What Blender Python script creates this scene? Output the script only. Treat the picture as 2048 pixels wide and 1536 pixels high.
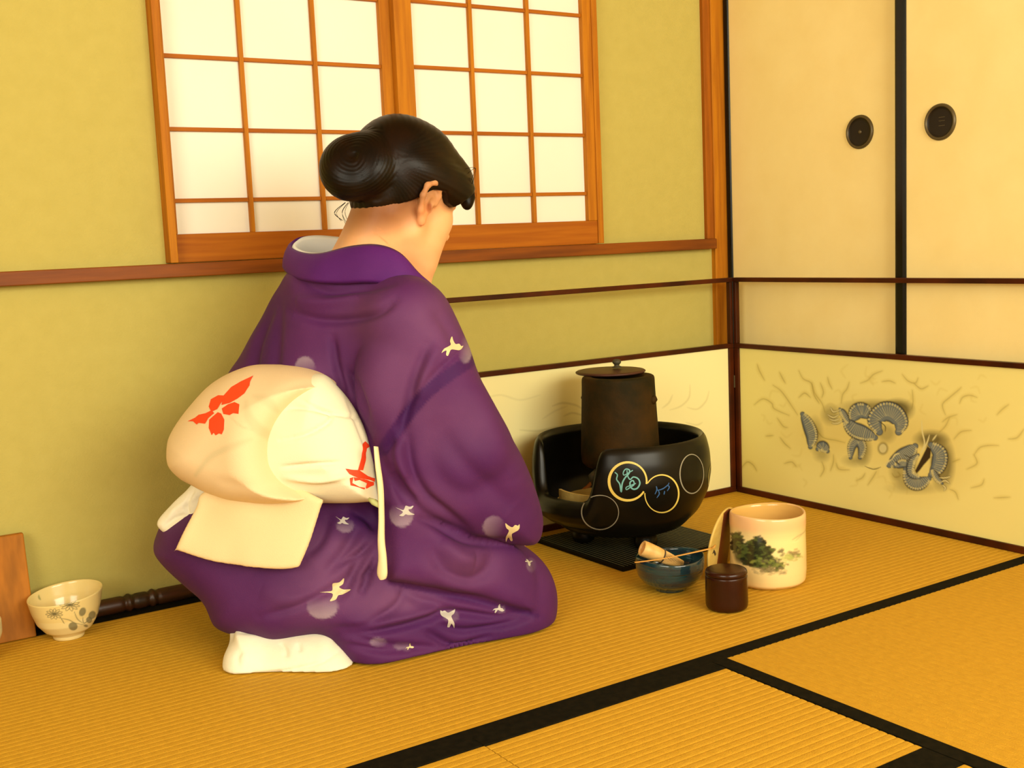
import bpy, bmesh, math, random
import numpy as np
from mathutils import Vector, Matrix
from mathutils.bvhtree import BVHTree
from mathutils.geometry import delaunay_2d_cdt
random.seed(7); rng = np.random.default_rng(7)
scn = bpy.context.scene
COL = scn.collection
for o in list(bpy.data.objects): bpy.data.objects.remove(o)

# ------------------------------------------------------------ camera, world, lights, exposure
EYE = np.array([-2.34295, -2.40752, 0.73584])
RT = np.array([0.8326, -0.5522, -0.0427]); FW = np.array([0.5441, 0.83, -0.1226])
FW /= np.linalg.norm(FW); RT -= FW * (RT @ FW); RT /= np.linalg.norm(RT); UP = np.cross(RT, FW)
FPX = 2300.8
cam_d = bpy.data.cameras.new('camera'); cam = bpy.data.objects.new('camera', cam_d); COL.objects.link(cam)
cam_d.sensor_width = 36; cam_d.lens = FPX / 2048 * 36; cam_d.clip_start = .05
cam.matrix_world = Matrix([[RT[i], UP[i], -FW[i], EYE[i]] for i in range(3)] + [[0, 0, 0, 1]])
scn.camera = cam
w = bpy.data.worlds.new('world'); scn.world = w; w.use_nodes = True
w.node_tree.nodes['Background'].inputs[0].default_value = (1, .95, .78, 1)
w.node_tree.nodes['Background'].inputs[1].default_value = .55
def area(name, loc, target, sx, sy, power, color):
    l = bpy.data.lights.new(name, 'AREA'); l.shape = 'RECTANGLE'; l.size = sx; l.size_y = sy; l.energy = power; l.color = color
    o = bpy.data.objects.new(name, l); COL.objects.link(o); o.location = loc
    o.rotation_euler = (Vector(target) - Vector(loc)).to_track_quat('-Z', 'Y').to_euler(); return o
area('garden_daylight', (-1.2, -4.3, 1.55), (-1.2, 0, .7), 2.6, 1.5, 150, (1, .92, .72))
area('side_fill', (-3.95, -2.5, 1.35), (0, -1.6, .8), 1.9, 1.3, 64, (1, .93, .76))  # added fill light, brightens the sliding doors
area('window_daylight', (-1.04, .6, 1.3), (-1.04, 0, 1.15), 1.6, 1.2, 23, (1, .93, .66))
vs = scn.view_settings; vs.view_transform = 'Standard'; vs.look = 'None'; vs.exposure = 0; vs.gamma = 1; vs.use_curve_mapping = False

# ------------------------------------------------------------ helpers: pixels to points
def ray(px, py): return FW + RT * (px - 1024) / FPX - UP * (py - 768) / FPX
def PX(px, py, ax, val):
    d = ray(px, py); return EYE + d * (val - EYE[ax]) / d[ax]
UH = np.array([RT[0], RT[1], 0]); UH /= np.linalg.norm(UH); DH = np.array([-UH[1], UH[0], 0]); K0 = -1.134
def Q(px, py, d):                       # a point on the sight line, d metres behind the upright plane through the sitter
    r = ray(px, py); return EYE + r * ((K0 + d) - EYE @ DH) / (r @ DH)
def L(P): P = np.asarray(P, float); return np.stack([P @ UH, P @ DH - K0, P[..., 2]], -1)   # world -> sitter frame
def Wd(A): A = np.asarray(A, float); return A[..., :1] * UH + (A[..., 1:2] + K0) * DH + A[..., 2:] * np.array([0, 0, 1.])
def project(P):
    q = np.asarray(P) - EYE; z = q @ FW; return 1024 + FPX * (q @ RT) / z, 768 - FPX * (q @ UP) / z

# ------------------------------------------------------------ materials
def srgb(r, g, b):
    return tuple(((c / 255 / 12.92) if c <= 10 else ((c / 255 + .055) / 1.055) ** 2.4) for c in (r, g, b))
def lin(c): return (*c, 1)
def material(name, col, rough=.6, col2=None, nscale=(20, 20, 20), bump=0, bscale=200, spec=.5, metal=0, sheen=0, coat=0, attr=False, emis=None, trans=0, detail=4, coords='Object', nfac=(.35, .65), subs=0):
    m = bpy.data.materials.new(name); m.use_nodes = True; nt = m.node_tree; N = nt.nodes; K = nt.links
    b = N['Principled BSDF']; b.inputs['Base Color'].default_value = lin(col); b.inputs['Roughness'].default_value = rough
    b.inputs['Specular IOR Level'].default_value = spec; b.inputs['Metallic'].default_value = metal
    b.inputs['Sheen Weight'].default_value = sheen; b.inputs['Coat Weight'].default_value = coat; b.inputs['Coat Roughness'].default_value = .08
    if sheen: b.inputs['Sheen Roughness'].default_value = .4
    if trans: b.inputs['Transmission Weight'].default_value = trans
    tc = N.new('ShaderNodeTexCoord'); mp = N.new('ShaderNodeMapping'); K.new(tc.outputs[coords], mp.inputs[0]); mp.inputs['Scale'].default_value = nscale
    src = None
    if attr:
        a = N.new('ShaderNodeAttribute'); a.attribute_name = 'paint'; src = a.outputs['Color']; K.new(src, b.inputs['Base Color'])
    if col2 is not None:
        n = N.new('ShaderNodeTexNoise'); n.inputs['Scale'].default_value = 1; n.inputs['Detail'].default_value = detail; K.new(mp.outputs[0], n.inputs['Vector'])
        mr = N.new('ShaderNodeMapRange'); mr.inputs['From Min'].default_value = nfac[0]; mr.inputs['From Max'].default_value = nfac[1]; K.new(n.outputs['Fac'], mr.inputs['Value'])
        mx = N.new('ShaderNodeMix'); mx.data_type = 'RGBA'; K.new(mr.outputs[0], mx.inputs['Factor'])
        if attr:
            mx.blend_type = 'MULTIPLY'; K.new(src, mx.inputs['A']); mx.inputs['B'].default_value = lin(col2)
        else:
            mx.inputs['A'].default_value = lin(col); mx.inputs['B'].default_value = lin(col2)
        K.new(mx.outputs['Result'], b.inputs['Base Color'])
    if bump:
        n2 = N.new('ShaderNodeTexNoise'); n2.inputs['Scale'].default_value = bscale; n2.inputs['Detail'].default_value = 3; K.new(tc.outputs[coords], n2.inputs['Vector'])
        bp = N.new('ShaderNodeBump'); bp.inputs['Strength'].default_value = bump; bp.inputs['Distance'].default_value = .002
        K.new(n2.outputs['Fac'], bp.inputs['Height']); K.new(bp.outputs[0], b.inputs['Normal'])
    return m
M = {}
M['plaster'] = material('khaki_plaster', (.52, .45, .125), .9, (.46, .395, .10), (30, 30, 30), .35, 260, spec=.15, nfac=(0, 1))
M['plaster_plain'] = material('pale_plaster', (.66, .60, .34), .9, spec=.1)
M['wood'] = material('amber_cedar', (.50, .185, .006), .6, (.37, .12, .004), (90, 90, 5), .1, 150, spec=.2)
M['wood_h'] = material('amber_cedar_rail', (.43, .135, .005), .6, (.33, .09, .003), (4, 90, 90), .1, 150, spec=.2)
M['wood_dark'] = material('dark_cedar_post', (.36, .105, .004), .6, (.27, .075, .003), (90, 90, 5), .1, 150, spec=.2)
M['sill'] = material('red_brown_sill', (.25, .066, .002), .5, (.15, .038, .002), (4, 60, 60), .1, 150, spec=.25)
M['screen_wood'] = material('dark_red_lacquered_wood', (.085, .016, .002), .35, (.035, .008, .002), (8, 8, 8), spec=.18)
M['black_lacquer'] = material('black_lacquer', (.005, .004, .002), .22, spec=.3)
M['shoji'] = material('shoji_paper', (.88, .86, .76), .9, (.85, .83, .72), (3, 3, 3), spec=.1)
M['fusuma'] = material('cream_fusuma_paper', (.93, .78, .35), .85, (.90, .74, .315), (9, 9, 9), .15, 400, spec=.15)
M['tatami'] = material('golden_rush', (.66, .375, .030), .65, (.50, .27, .018), (70, 70, 70), .5, 500, spec=.15, nfac=(0, 1))
M['heri'] = material('black_edging_cloth', (.005, .0045, .0015), .85, (.010, .008, .003), (80, 80, 80), .3, 900, spec=.08)
M['ceiling'] = material('cedar_ceiling', (.42, .25, .09), .7, (.34, .2, .07), (3, 50, 3))
M['bamboo_old'] = material('smoked_bamboo', (.07, .020, .004), .4, (.03, .018, .006), (14, 60, 60), .1, 100)
M['paint'] = material('painted_paper', (1, 1, 1), .85, attr=True, spec=.15)
M['glaze_paint'] = material('painted_glaze', (1, 1, 1), .22, attr=True, spec=.5, coat=.3, bump=.15, bscale=60)
M['furo'] = material('black_glazed_clay', (.004, .0035, .002), .30, (.007, .006, .003), (6, 6, 6), .06, 40, spec=.22)
M['clay'] = material('orange_clay', (.45, .16, .03), .8)
M['ash'] = material('pale_ash', (.75, .62, .22), .95, (.65, .5, .16), (40, 40, 40), .4, 200)
M['iron'] = material('rusty_cast_iron', (.050, .024, .005), .65, (.018, .014, .004), (12, 12, 12),   .5, 120, spec=.08)
M['lid_metal'] = material('brown_bronze', (.10, .035, .02), .45, (.06, .022, .012), (20, 20, 20), metal=.4)
M['iron_dark'] = material('dark_green_iron', (.05, .045, .02), .6)
M['gold'] = material('gold_paint', (.72, .55, .11), .45, spec=.5)
M['gold_dim'] = material('dull_gold_paint', (.26, .22, .06), .5)
M['silver'] = material('silver_paint', (.30, .28, .20), .45)
M['cyan'] = material('turquoise_enamel', (.15, .42, .40), .4)
M['blue_e'] = material('blue_enamel', (.04, .12, .30), .4)
M['board'] = material('black_board', (.005, .004, .002), .5, spec=.1)
M['board_line'] = material('grey_ridge_glint', (.11, .11, .055), .5, spec=.3)
M['blue_glaze'] = material('deep_teal_glaze', (.006, .045, .050), .12, (.012, .022, .03), (18, 18, 90), .3, 70, spec=.6, coat=.6)
M['bamboo'] = material('pale_bamboo', (.80, .50, .16), .45, (.68, .38, .10), (60, 60, 60))
M['bamboo_in'] = material('bamboo_inside', (.62, .30, .06), .6)
M['scoop'] = material('amber_bamboo', (.62, .30, .045), .35)
M['thread'] = material('dark_thread', (.05, .03, .01), .8)
M['caddy'] = material('dark_brown_lacquer', (.040, .008, .002), .25, (.024, .007, .002), (12, 12, 12), spec=.25, coat=.06)
M['lidwood'] = material('pale_lid_wood', (.66, .47, .12), .5, (.58, .38, .08), (8, 30, 60), spec=.4)
M['lid_shade'] = material('dark_red_lid_shade', (.12, .022, .005), .3)
M['oldwood'] = material('orange_brown_wood', (.46, .165, .012), .6, (.30, .11, .008), (50, 50, 5), .1, 80, spec=.2)
M['kimono'] = material('purple_silk', (1, 1, 1), .62, (.80, .74, .84), (7, 7, 7), attr=True, spec=.15, sheen=.02, bump=.22, bscale=700)
M['obi'] = material('cream_silk_obi', (1, 1, 1), .7, attr=True, spec=.15, sheen=.0, bump=.25, bscale=600)
M['crane'] = material('pale_gold_crane_print', (.66, .56, .30), .6)
M['crane_grey'] = material('silver_crane_print', (.50, .47, .42), .6)
M['red_print'] = material('vermilion_print', (.86, .055, .006), .6)
M['lining'] = material('cream_lining', (.82, .72, .42), .7, bump=.3, bscale=300)
M['white_cloth'] = material('white_cotton', (.88, .86, .70), .75, (.84, .80, .62), (16, 16, 16), bump=.25, bscale=500, spec=.2)
M['collar_white'] = material('white_satin_collar', (.80, .86, .84), .45, bump=.12, bscale=300)
M['skin'] = material('skin', (1, 1, 1), .5, (.93, .87, .80), (14, 14, 14), spec=.25, attr=True)
M['skin'].node_tree.nodes['Principled BSDF'].inputs['Subsurface Weight'].default_value = .15
M['skin'].node_tree.nodes['Principled BSDF'].inputs['Subsurface Radius'].default_value = (.02, .008, .004)
M['skin'].node_tree.nodes['Principled BSDF'].inputs['Subsurface Scale'].default_value = .3
M['hair'] = material('black_brown_hair', (.0035, .002, .0009), .38, (.010, .0035, .001), (24, 24, 24), spec=.17)
M['lip'] = material('lip', (.55, .14, .08), .5)
M['green_cloth'] = material('pale_green_cloth', (.50, .55, .22), .7)
M['metal_pull'] = material('dark_bronze_pull', (.014, .009, .004), .4, spec=.25)
M['pull_rim'] = material('worn_bronze_rim', (.10, .075, .03), .4, metal=.4)
M['dark'] = material('near_black', (.004, .003, .002), .6)

# ------------------------------------------------------------ mesh builders
def put(name, me, mat, parent=None, smooth=False, **props):
    if mat is not None: me.materials.append(mat)
    if smooth: me.polygons.foreach_set('use_smooth', np.ones(len(me.polygons), bool))
    o = bpy.data.objects.new(name, me); COL.objects.link(o)
    if parent is not None: o.parent = parent
    for k, v in props.items(): o[k] = v
    return o
def pydata(name, V, F, mat, parent=None, smooth=False, **props):
    me = bpy.data.meshes.new(name); me.from_pydata([tuple(map(float, v)) for v in V], [], [tuple(map(int, f)) for f in F]); me.update()
    return put(name, me, mat, parent, smooth, **props)
def arrays(name, V, F, mat, parent=None, smooth=True, paint=None, **props):
    me = bpy.data.meshes.new(name); V = np.asarray(V, np.float32); F = np.asarray(F, np.int32); n = len(F); k = F.shape[1]
    me.vertices.add(len(V)); me.vertices.foreach_set('co', V.ravel()); me.loops.add(n * k); me.loops.foreach_set('vertex_index', F.ravel())
    me.polygons.add(n); me.polygons.foreach_set('loop_start', np.arange(0, n * k, k, dtype=np.int32)); me.polygons.foreach_set('loop_total', np.full(n, k, np.int32))
    me.update(calc_edges=True); me.validate()
    if paint is not None:
        at = me.color_attributes.new('paint', 'FLOAT_COLOR', 'POINT')
        at.data.foreach_set('color', np.concatenate([paint, np.ones((len(paint), 1))], 1).astype(np.float32).ravel())
    return put(name, me, mat, parent, smooth, **props)
def box(name, a, b, mat, parent=None, bev=.0015, **props):
    bm = bmesh.new(); bmesh.ops.create_cube(bm, size=1)
    a = np.array(a, float); b = np.array(b, float); lo = np.minimum(a, b); hi = np.maximum(a, b)
    for v in bm.verts: v.co = [lo[i] + (v.co[i] + .5) * (hi[i] - lo[i]) for i in range(3)]
    if bev: bmesh.ops.bevel(bm, geom=bm.edges[:], offset=min(bev, .3 * float((hi - lo).min())), segments=2, affect='EDGES', profile=.5)
    me = bpy.data.meshes.new(name); bm.to_mesh(me); bm.free(); return put(name, me, mat, parent, False, **props)
def grid_faces(nu, nv, wrap=True, flip=False):
    i, j = np.meshgrid(np.arange(nu if wrap else nu - 1), np.arange(nv - 1), indexing='ij'); a = i * nv + j; b = ((i + 1) % nu) * nv + j
    F = np.stack([a, b, b + 1, a + 1], -1).reshape(-1, 4); return F[:, ::-1] if flip else F
def lathe(name, prof, mat, parent=None, n=64, center=(0, 0, 0), mod=None, paintf=None, **props):
    prof = np.array(prof, float); th = np.linspace(0, 2 * np.pi, n, endpoint=False)
    R = np.repeat(prof[None, :, 0], n, 0); Z = np.repeat(prof[None, :, 1], n, 0); T = np.repeat(th[:, None], len(prof), 1)
    if mod: R, Z = mod(R, Z, T)
    V = np.stack([R * np.cos(T) + center[0], R * np.sin(T) + center[1], Z + center[2]], -1).reshape(-1, 3)
    return arrays(name, V, grid_faces(n, len(prof)), mat, parent, True, paint=paintf(V) if paintf else None, **props)
def smoothprof(pts, n=60):
    P = np.array(pts, float); t = np.r_[0, np.cumsum(np.linalg.norm(np.diff(P, axis=0), axis=1))]; t /= t[-1]
    s = np.linspace(0, 1, n); out = np.stack([np.interp(s, t, P[:, i]) for i in (0, 1)], 1)
    for _ in range(2): out[1:-1] = (out[:-2] + 2 * out[1:-1] + out[2:]) / 4
    return out
def catmull(P, n=8, closed=False):
    P = np.asarray(P, float); m = len(P); out = []
    for i in range(m if closed else m - 1):
        p0 = P[(i - 1) % m] if (closed or i > 0) else P[0]; p1 = P[i]; p2 = P[(i + 1) % m]; p3 = P[(i + 2) % m] if (closed or i + 2 < m) else P[-1]
        for t in np.linspace(0, 1, n, endpoint=False):
            out.append(.5 * (2 * p1 + (p2 - p0) * t + (2 * p0 - 5 * p1 + 4 * p2 - p3) * t * t + (3 * p1 - p0 - 3 * p2 + p3) * t ** 3))
    if not closed: out.append(P[-1])
    return np.array(out)
def tube(name, P, r, mat, parent=None, n=10, flat=1.0, up=(0, 0, 1), **props):
    P = np.asarray(P, float); r = np.broadcast_to(r, (len(P),)); T = np.gradient(P, axis=0); T /= np.linalg.norm(T, axis=1)[:, None] + 1e-9
    A = np.cross(T, np.array(up, float)); A /= np.linalg.norm(A, axis=1)[:, None] + 1e-9; B = np.cross(A, T); V = []
    for k in range(len(P)):
        for a in np.linspace(0, 2 * np.pi, n, endpoint=False): V.append(P[k] + r[k] * (np.cos(a) * A[k] + flat * np.sin(a) * B[k]))
    F = [(k * n + a, k * n + (a + 1) % n, (k + 1) * n + (a + 1) % n, (k + 1) * n + a) for k in range(len(P) - 1) for a in range(n)]
    F += [tuple(range(n))[::-1], tuple((len(P) - 1) * n + a for a in range(n))]
    return pydata(name, V, F, mat, parent, True, **props)
def empty(name, loc, label, cat, group=None):
    o = bpy.data.objects.new(name, None); COL.objects.link(o); o['label'] = label; o['category'] = cat; o.empty_display_size = .05
    if group: o['group'] = group
    return o
def tag(o, label, cat, group=None):
    o['label'] = label; o['category'] = cat
    if group: o['group'] = group
    return o

# ------------------------------------------------------------ painting onto vertices (photo pixel units only locate the print)
def seg_dist(X, Y, path):
    best = np.full(X.shape, 1e9); tt = np.zeros(X.shape); P = np.asarray(path, float); n = len(P) - 1
    for i in range(n):
        a, b = P[i], P[i + 1]; d = b - a; q = (d @ d) + 1e-9; t = np.clip(((X - a[0]) * d[0] + (Y - a[1]) * d[1]) / q, 0, 1)
        e = np.hypot(X - a[0] - t * d[0], Y - a[1] - t * d[1]); m = e < best; best[m] = e[m]; tt[m] = (i + t[m]) / n
    return best, tt
class Paint:
    def __init__(s, V, base, mask=None):
        s.X, s.Y = project(V); s.C = np.tile(np.array(base, float), (len(V), 1)) if np.ndim(base) == 1 else base.copy(); s.m = np.ones(len(V), bool) if mask is None else mask
    def _blend(s, I, a, col): s.C[I] = s.C[I] * (1 - a[:, None]) + np.array(col) * a[:, None]
    def stroke(s, path, w, col, alpha=1, soft=1.0, taper=True, smooth=True):
        P = catmull(path, 6) if (smooth and len(path) > 2) else np.array(path, float); pad = w + soft + 2
        I = np.where(s.m & (s.X > P[:, 0].min() - pad) & (s.X < P[:, 0].max() + pad) & (s.Y > P[:, 1].min() - pad) & (s.Y < P[:, 1].max() + pad))[0]
        if not len(I): return
        d, t = seg_dist(s.X[I], s.Y[I], P); ww = w * (np.sin(np.pi * np.clip(t, .04, .96)) ** .5 if taper else 1)
        s._blend(I, alpha * np.clip((ww - d) / soft + .5, 0, 1), col)
    def ellipse(s, c, r, col, alpha=1, soft=1.0, rot=0, grad=None):
        ca, sa = math.cos(rot), math.sin(rot); x = s.X - c[0]; y = s.Y - c[1]; u = (x * ca + y * sa) / r[0]; v = (-x * sa + y * ca) / r[1]
        q = np.hypot(u, v); I = np.where(s.m & (q < 1 + 2 * soft / min(r)))[0]; a = np.clip((1 - q[I]) * min(r) / soft + .5, 0, 1) * alpha
        if grad is not None: a = a * np.clip(.5 + grad[0] * u[I] + grad[1] * v[I], 0, 1)
        s._blend(I, a, col)
    def poly(s, P, col, alpha=1, soft=1.0):
        P = np.array(P, float); I = np.where(s.m & (s.X > P[:, 0].min() - 3) & (s.X < P[:, 0].max() + 3) & (s.Y > P[:, 1].min() - 3) & (s.Y < P[:, 1].max() + 3))[0]
        if len(I): s._blend(I, alpha * np.clip(-poly_sdf(s.X[I], s.Y[I], P) / soft + .5, 0, 1), col)
def poly_sdf(X, Y, P):
    P = np.asarray(P, float); d = np.full(X.shape, 1e9); ins = np.zeros(X.shape, bool); n = len(P)
    for i in range(n):
        a, b = P[i], P[(i + 1) % n]; e = b - a; q = e @ e + 1e-12; t = np.clip(((X - a[0]) * e[0] + (Y - a[1]) * e[1]) / q, 0, 1)
        d = np.minimum(d, np.hypot(X - a[0] - t * e[0], Y - a[1] - t * e[1]))
        c = (a[1] > Y) != (b[1] > Y); ins ^= c & (X < (b[0] - a[0]) * (Y - a[1]) / (b[1] - a[1] + 1e-12) + a[0])
    return np.where(ins, -d, d)
def bvh_of(o): me = o.data; return BVHTree.FromPolygons([v.co for v in me.vertices], [p.vertices[:] for p in me.polygons])
def cast(bvh, px, py, off=.0007):
    d = Vector(ray(px, py)).normalized(); h = bvh.ray_cast(Vector(EYE), d)
    return None if h[0] is None else h[0] + (h[1] if h[1].dot(d) < 0 else -h[1]) * off
def decal(name, bvh, polys, mat, parent, step=2.2, off=.0007, **props):     # flat print laid on a curved surface
    V = []; F = []
    for P in polys:
        P = np.array(P, float); pts = [Vector(p) for p in P]; x0, y0 = P.min(0); x1, y1 = P.max(0)
        gx, gy = np.meshgrid(np.arange(x0, x1, step), np.arange(y0, y1, step)); g = np.stack([gx.ravel(), gy.ravel()], 1); g = g[poly_sdf(g[:, 0], g[:, 1], P) < -step * .45]
        n = len(pts); vv, _, ff, *_ = delaunay_2d_cdt(pts + [Vector(q) for q in g], [(i, (i + 1) % n) for i in range(n)], [list(range(n))], 1, 1e-4)
        hit = [cast(bvh, v.x, v.y, off) for v in vv]; base = len(V)
        V += [h if h is not None else Vector((0, 0, 0)) for h in hit]
        for f in ff:
            if all(hit[i] is not None for i in f) and max((hit[f[i]] - hit[f[i - 1]]).length for i in range(len(f))) < .03: F.append([base + i for i in f])
    return pydata(name, V, F, mat, parent, True, **props) if F else None
def ribbon(name, bvh, paths, width, mat, parent, off=.0008, smooth=True, closed=False, **props):
    V = []; F = []
    for path in paths:
        P = catmull(path, 5, closed) if smooth else np.array(path, float)
        if closed: P = np.vstack([P, P[:1]])
        T = np.gradient(P, axis=0); T /= np.linalg.norm(T, axis=1)[:, None] + 1e-9; Nn = np.stack([-T[:, 1], T[:, 0]], 1); prev = None
        for k in range(len(P)):
            ww = width * (1 if closed else (.45 + .55 * math.sin(math.pi * min(.9, .1 + k / len(P)))))
            hs = [cast(bvh, *(P[k] + Nn[k] * s * ww / 2), off) for s in (-1, 0, 1)]
            if any(h is None for h in hs): prev = None; continue
            i = len(V); V += hs
            if prev is not None and (V[prev] - V[i]).length < .03: F += [(prev, i, i + 1, prev + 1), (prev + 1, i + 1, i + 2, prev + 2)]
            prev = i
    return pydata(name, V, F, mat, parent, True, **props) if F else None
# ============================================================ THE ROOM
S = dict(kind='structure')
# floor of tatami mats
flo = box('floor', (-3.9, -4.05, -.12), (.1, .12, -.056), M['plaster_plain'], bev=0, **S)
def mat_mesh(name, x0, x1, y0, y1, along, pitch=.0156, parent=None):
    """one rush mat: raised ridges that run along its length"""
    prof = [(0, -.0009), (.12, -.0003), (.3, 0), (.7, 0), (.88, -.0003)]
    lo, hi = (y0, y1) if along == 'x' else (x0, x1); c = []; n = int(round((hi - lo) / pitch)); p = (hi - lo) / n
    for i in range(n): c += [(lo + (i + a) * p, z) for a, z in prof]
    c.append((hi, -.0016)); c = [(lo, -.055)] + c + [(hi, -.055)]
    e0, e1 = (x0, x1) if along == 'x' else (y0, y1); V = []; F = []
    for s, z in c: V += [(e0, s, z), (e1, s, z)] if along == 'x' else [(s, e0, z), (s, e1, z)]
    for i in range(len(c) - 1): F.append((2 * i, 2 * i + 1, 2 * i + 3, 2 * i + 2))
    F += [tuple(range(0, 2 * len(c), 2))[::-1], tuple(range(1, 2 * len(c), 2))]
    return pydata(name, V, F, M['tatami'], parent)
def band(mat_o, x0, x1, y0, y1): box('edge_band', (x0, y0, -.05), (x1, y1, .0012), M['heri'], mat_o, .0006)
HB = .032
LA = -.955
m1 = mat_mesh('tatami_mat', -2.5, .02, LA, -.028, 'x', parent=flo); band(m1, -2.5, .02, -.030, .02); band(m1, -2.5, .02, LA - HB, LA)
m1['label'] = 'tatami mat along the window wall that the woman kneels on'
m3 = mat_mesh('tatami_mat', -.990, .02, -2.9, LA - HB, 'y', parent=flo); band(m3, -.990 - HB, -.990, -2.9, LA - HB)
m3['label'] = 'tatami mat at the lower right with ridges running towards the camera'
m2 = mat_mesh('tatami_mat', -1.507, -1.024, -1.417, LA - 2 * HB, 'x', parent=flo); band(m2, -1.509, -1.024, LA - 2 * HB, LA - HB); band(m2, -1.509, -1.024, -1.417 - HB, -1.417)
m2['label'] = 'small square hearth mat between the black edging cloths'
m4 = mat_mesh('tatami_mat', -2.5, -1.5085, -1.88, LA - 2 * HB + .003, 'x', parent=flo); band(m4, -2.5, -1.5095, LA - 2 * HB + .003, LA - HB)
m5 = mat_mesh('tatami_mat', -1.507, -1.024, -2.4, -1.417 - 2 * HB, 'x', parent=flo); band(m5, -1.507, -1.024, -1.417 - 2 * HB, -1.417 - HB)
m6 = mat_mesh('tatami_mat', -2.5, -1.5085, -2.9, -1.882, 'x', parent=flo)
m7 = mat_mesh('tatami_mat', -3.7, -2.502, -2.9, .02, 'y', parent=flo)
m8 = mat_mesh('tatami_mat', -3.7, .02, -4.0, -2.902, 'x', parent=flo)

# window wall, with an opening for the paper window
WY = .030
bm = bmesh.new()
WX0, WX1, WZ0, WZ1, TOP = -1.604, -.462, .722, 1.80, 2.35
def addbox(bm, a, b):
    r = bmesh.ops.create_cube(bm, size=1)
    for v in r['verts']: v.co = [a[i] + (v.co[i] + .5) * (b[i] - a[i]) for i in range(3)]
for a, b in (((-3.8, WY, -.1), (WX0, WY + .1, TOP)), ((WX1, WY, -.1), (.12, WY + .1, TOP)), ((WX0, WY, -.1), (WX1, WY + .1, WZ0)), ((WX0, WY, WZ1), (WX1, WY + .1, TOP))): addbox(bm, a, b)
me = bpy.data.meshes.new('wall_back'); bm.to_mesh(me); bm.free(); wb = put('wall_back', me, M['plaster'], **S)
# right wall behind the sliding doors, left and front walls, ceiling
box('wall_right', (.045, -4.05, -.1), (.14, .12, TOP), M['plaster_plain'], bev=0, **S)
bm = bmesh.new()
for a, b in (((-3.8, -4.05, -.1), (-3.7, -3.5, TOP)), ((-3.8, -1.5, -.1), (-3.7, .12, TOP)), ((-3.8, -3.5, -.1), (-3.7, -1.5, .7)), ((-3.8, -3.5, 2.05), (-3.7, -1.5, TOP))): addbox(bm, a, b)  # opening in the left wall added to let the side fill light in
me = bpy.data.meshes.new('wall_left'); bm.to_mesh(me); bm.free(); put('wall_left', me, M['plaster_plain'], **S)
bm = bmesh.new()
for a, b in (((-3.8, -4.15, -.1), (-2.95, -4.05, TOP)), ((.0, -4.15, -.1), (.14, -4.05, TOP)), ((-2.95, -4.15, 2.15), (0, -4.05, TOP)), ((-2.95, -4.15, -.1), (0, -4.05, .02))): addbox(bm, a, b)
me = bpy.data.meshes.new('wall_front'); bm.to_mesh(me); bm.free(); put('wall_front', me, M['plaster_plain'], **S)
box('ceiling', (-3.8, -4.15, TOP), (.14, .13, TOP + .05), M['ceiling'], bev=0, **S)
# sill rail across the wall
t1 = box('trim_1', (-3.7, -.004, .692), (-.056, .05, .7205), M['sill'], bev=.002, **S)
# corner pillar
pxl = PX(1431, 500, 1, .014)[0]; t2 = box('trim_2', (pxl, .014, 0), (.045, .06, TOP), M['wood'], bev=.002, **S)
box('trim_4', (PX(1415.5, 500, 1, .018)[0], .018, .7205), (pxl, .05, TOP), M['wood_dark'], bev=.001, **S)
# smoked bamboo along the foot of the wall
P = []; R_ = []; x = -3.7
nodes = [-2.28, -1.98, -1.745, -1.695, -1.42, -1.15, -.85]
while x <= -.07:
    dn = min(abs(x - q) for q in nodes); P.append((x, .012, .017)); R_.append(.0175 + .0025 * math.exp(-(dn / .004) ** 2) - .0025 * math.exp(-((dn - .009) / .004) ** 2)); x += .0035
tube('baseboard_back', P, R_, M['bamboo_old'], n=12, **S)

# window_1: frame, two sliding paper panels with lattice
win = bpy.data.objects.new('window_1', None); COL.objects.link(win); win['kind'] = 'structure'
FZ = WZ1
box('window_frame', (-1.604, -.006, WZ0), (-1.588, .045, FZ), M['wood'], win)
box('window_frame', (-.478, -.006, WZ0), (-.460, .045, FZ), M['wood'], win)
box('window_frame', (-1.604, -.006, FZ - .02), (-.460, .045, FZ + .02), M['wood_h'], win)
def sash(x0, x1, px0, px1, mull, y):
    s = box('paper_sash', (x0, y, .7215), (x1, y + .022, .7815), M['wood_h'], win); s['label'] = 'sliding paper window sash'
    box('sash_stile', (x0, y - .001, .7815), (px0, y + .022, FZ - .02), M['wood'], s)
    box('sash_stile', (px1, y - .001, .7815), (x1, y + .022, FZ - .02), M['wood'], s)
    zs = [.8518, 1.0004, 1.1504, 1.300, 1.450, 1.600, 1.75]
    for mx in mull: box('lattice_bar', (mx - .0048, y + .002, .7815), (mx + .0048, y + .013, FZ - .02), M['wood'], s, .0008)
    edges = [px0] + [m for m in mull] + [px1]
    for z in zs:
        for a, b in zip(edges[:-1], edges[1:]): box('lattice_bar', (a + (.0048 if a in mull else 0), y + .005, z - .0042), (b - (.0048 if b in mull else 0), y + .013, z + .0042), M['wood_h'], s, .0008)
    zz = [.7815] + zs
    for a, b in zip(edges[:-1], edges[1:]):
        for z0, z1 in zip(zz[:-1], zz[1:]): box('paper_pane', (a + .0006, y + .0135, z0 + .0006), (b - .0006, y + .0145, z1 - .0006), M['shoji'], s, 0)
sash(-1.588, -1.030, -1.577, -1.072, (-1.409, -1.237), .020)
sash(-1.047, -.478, -1.001, -.506, (-.839, -.673), -.003)

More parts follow.
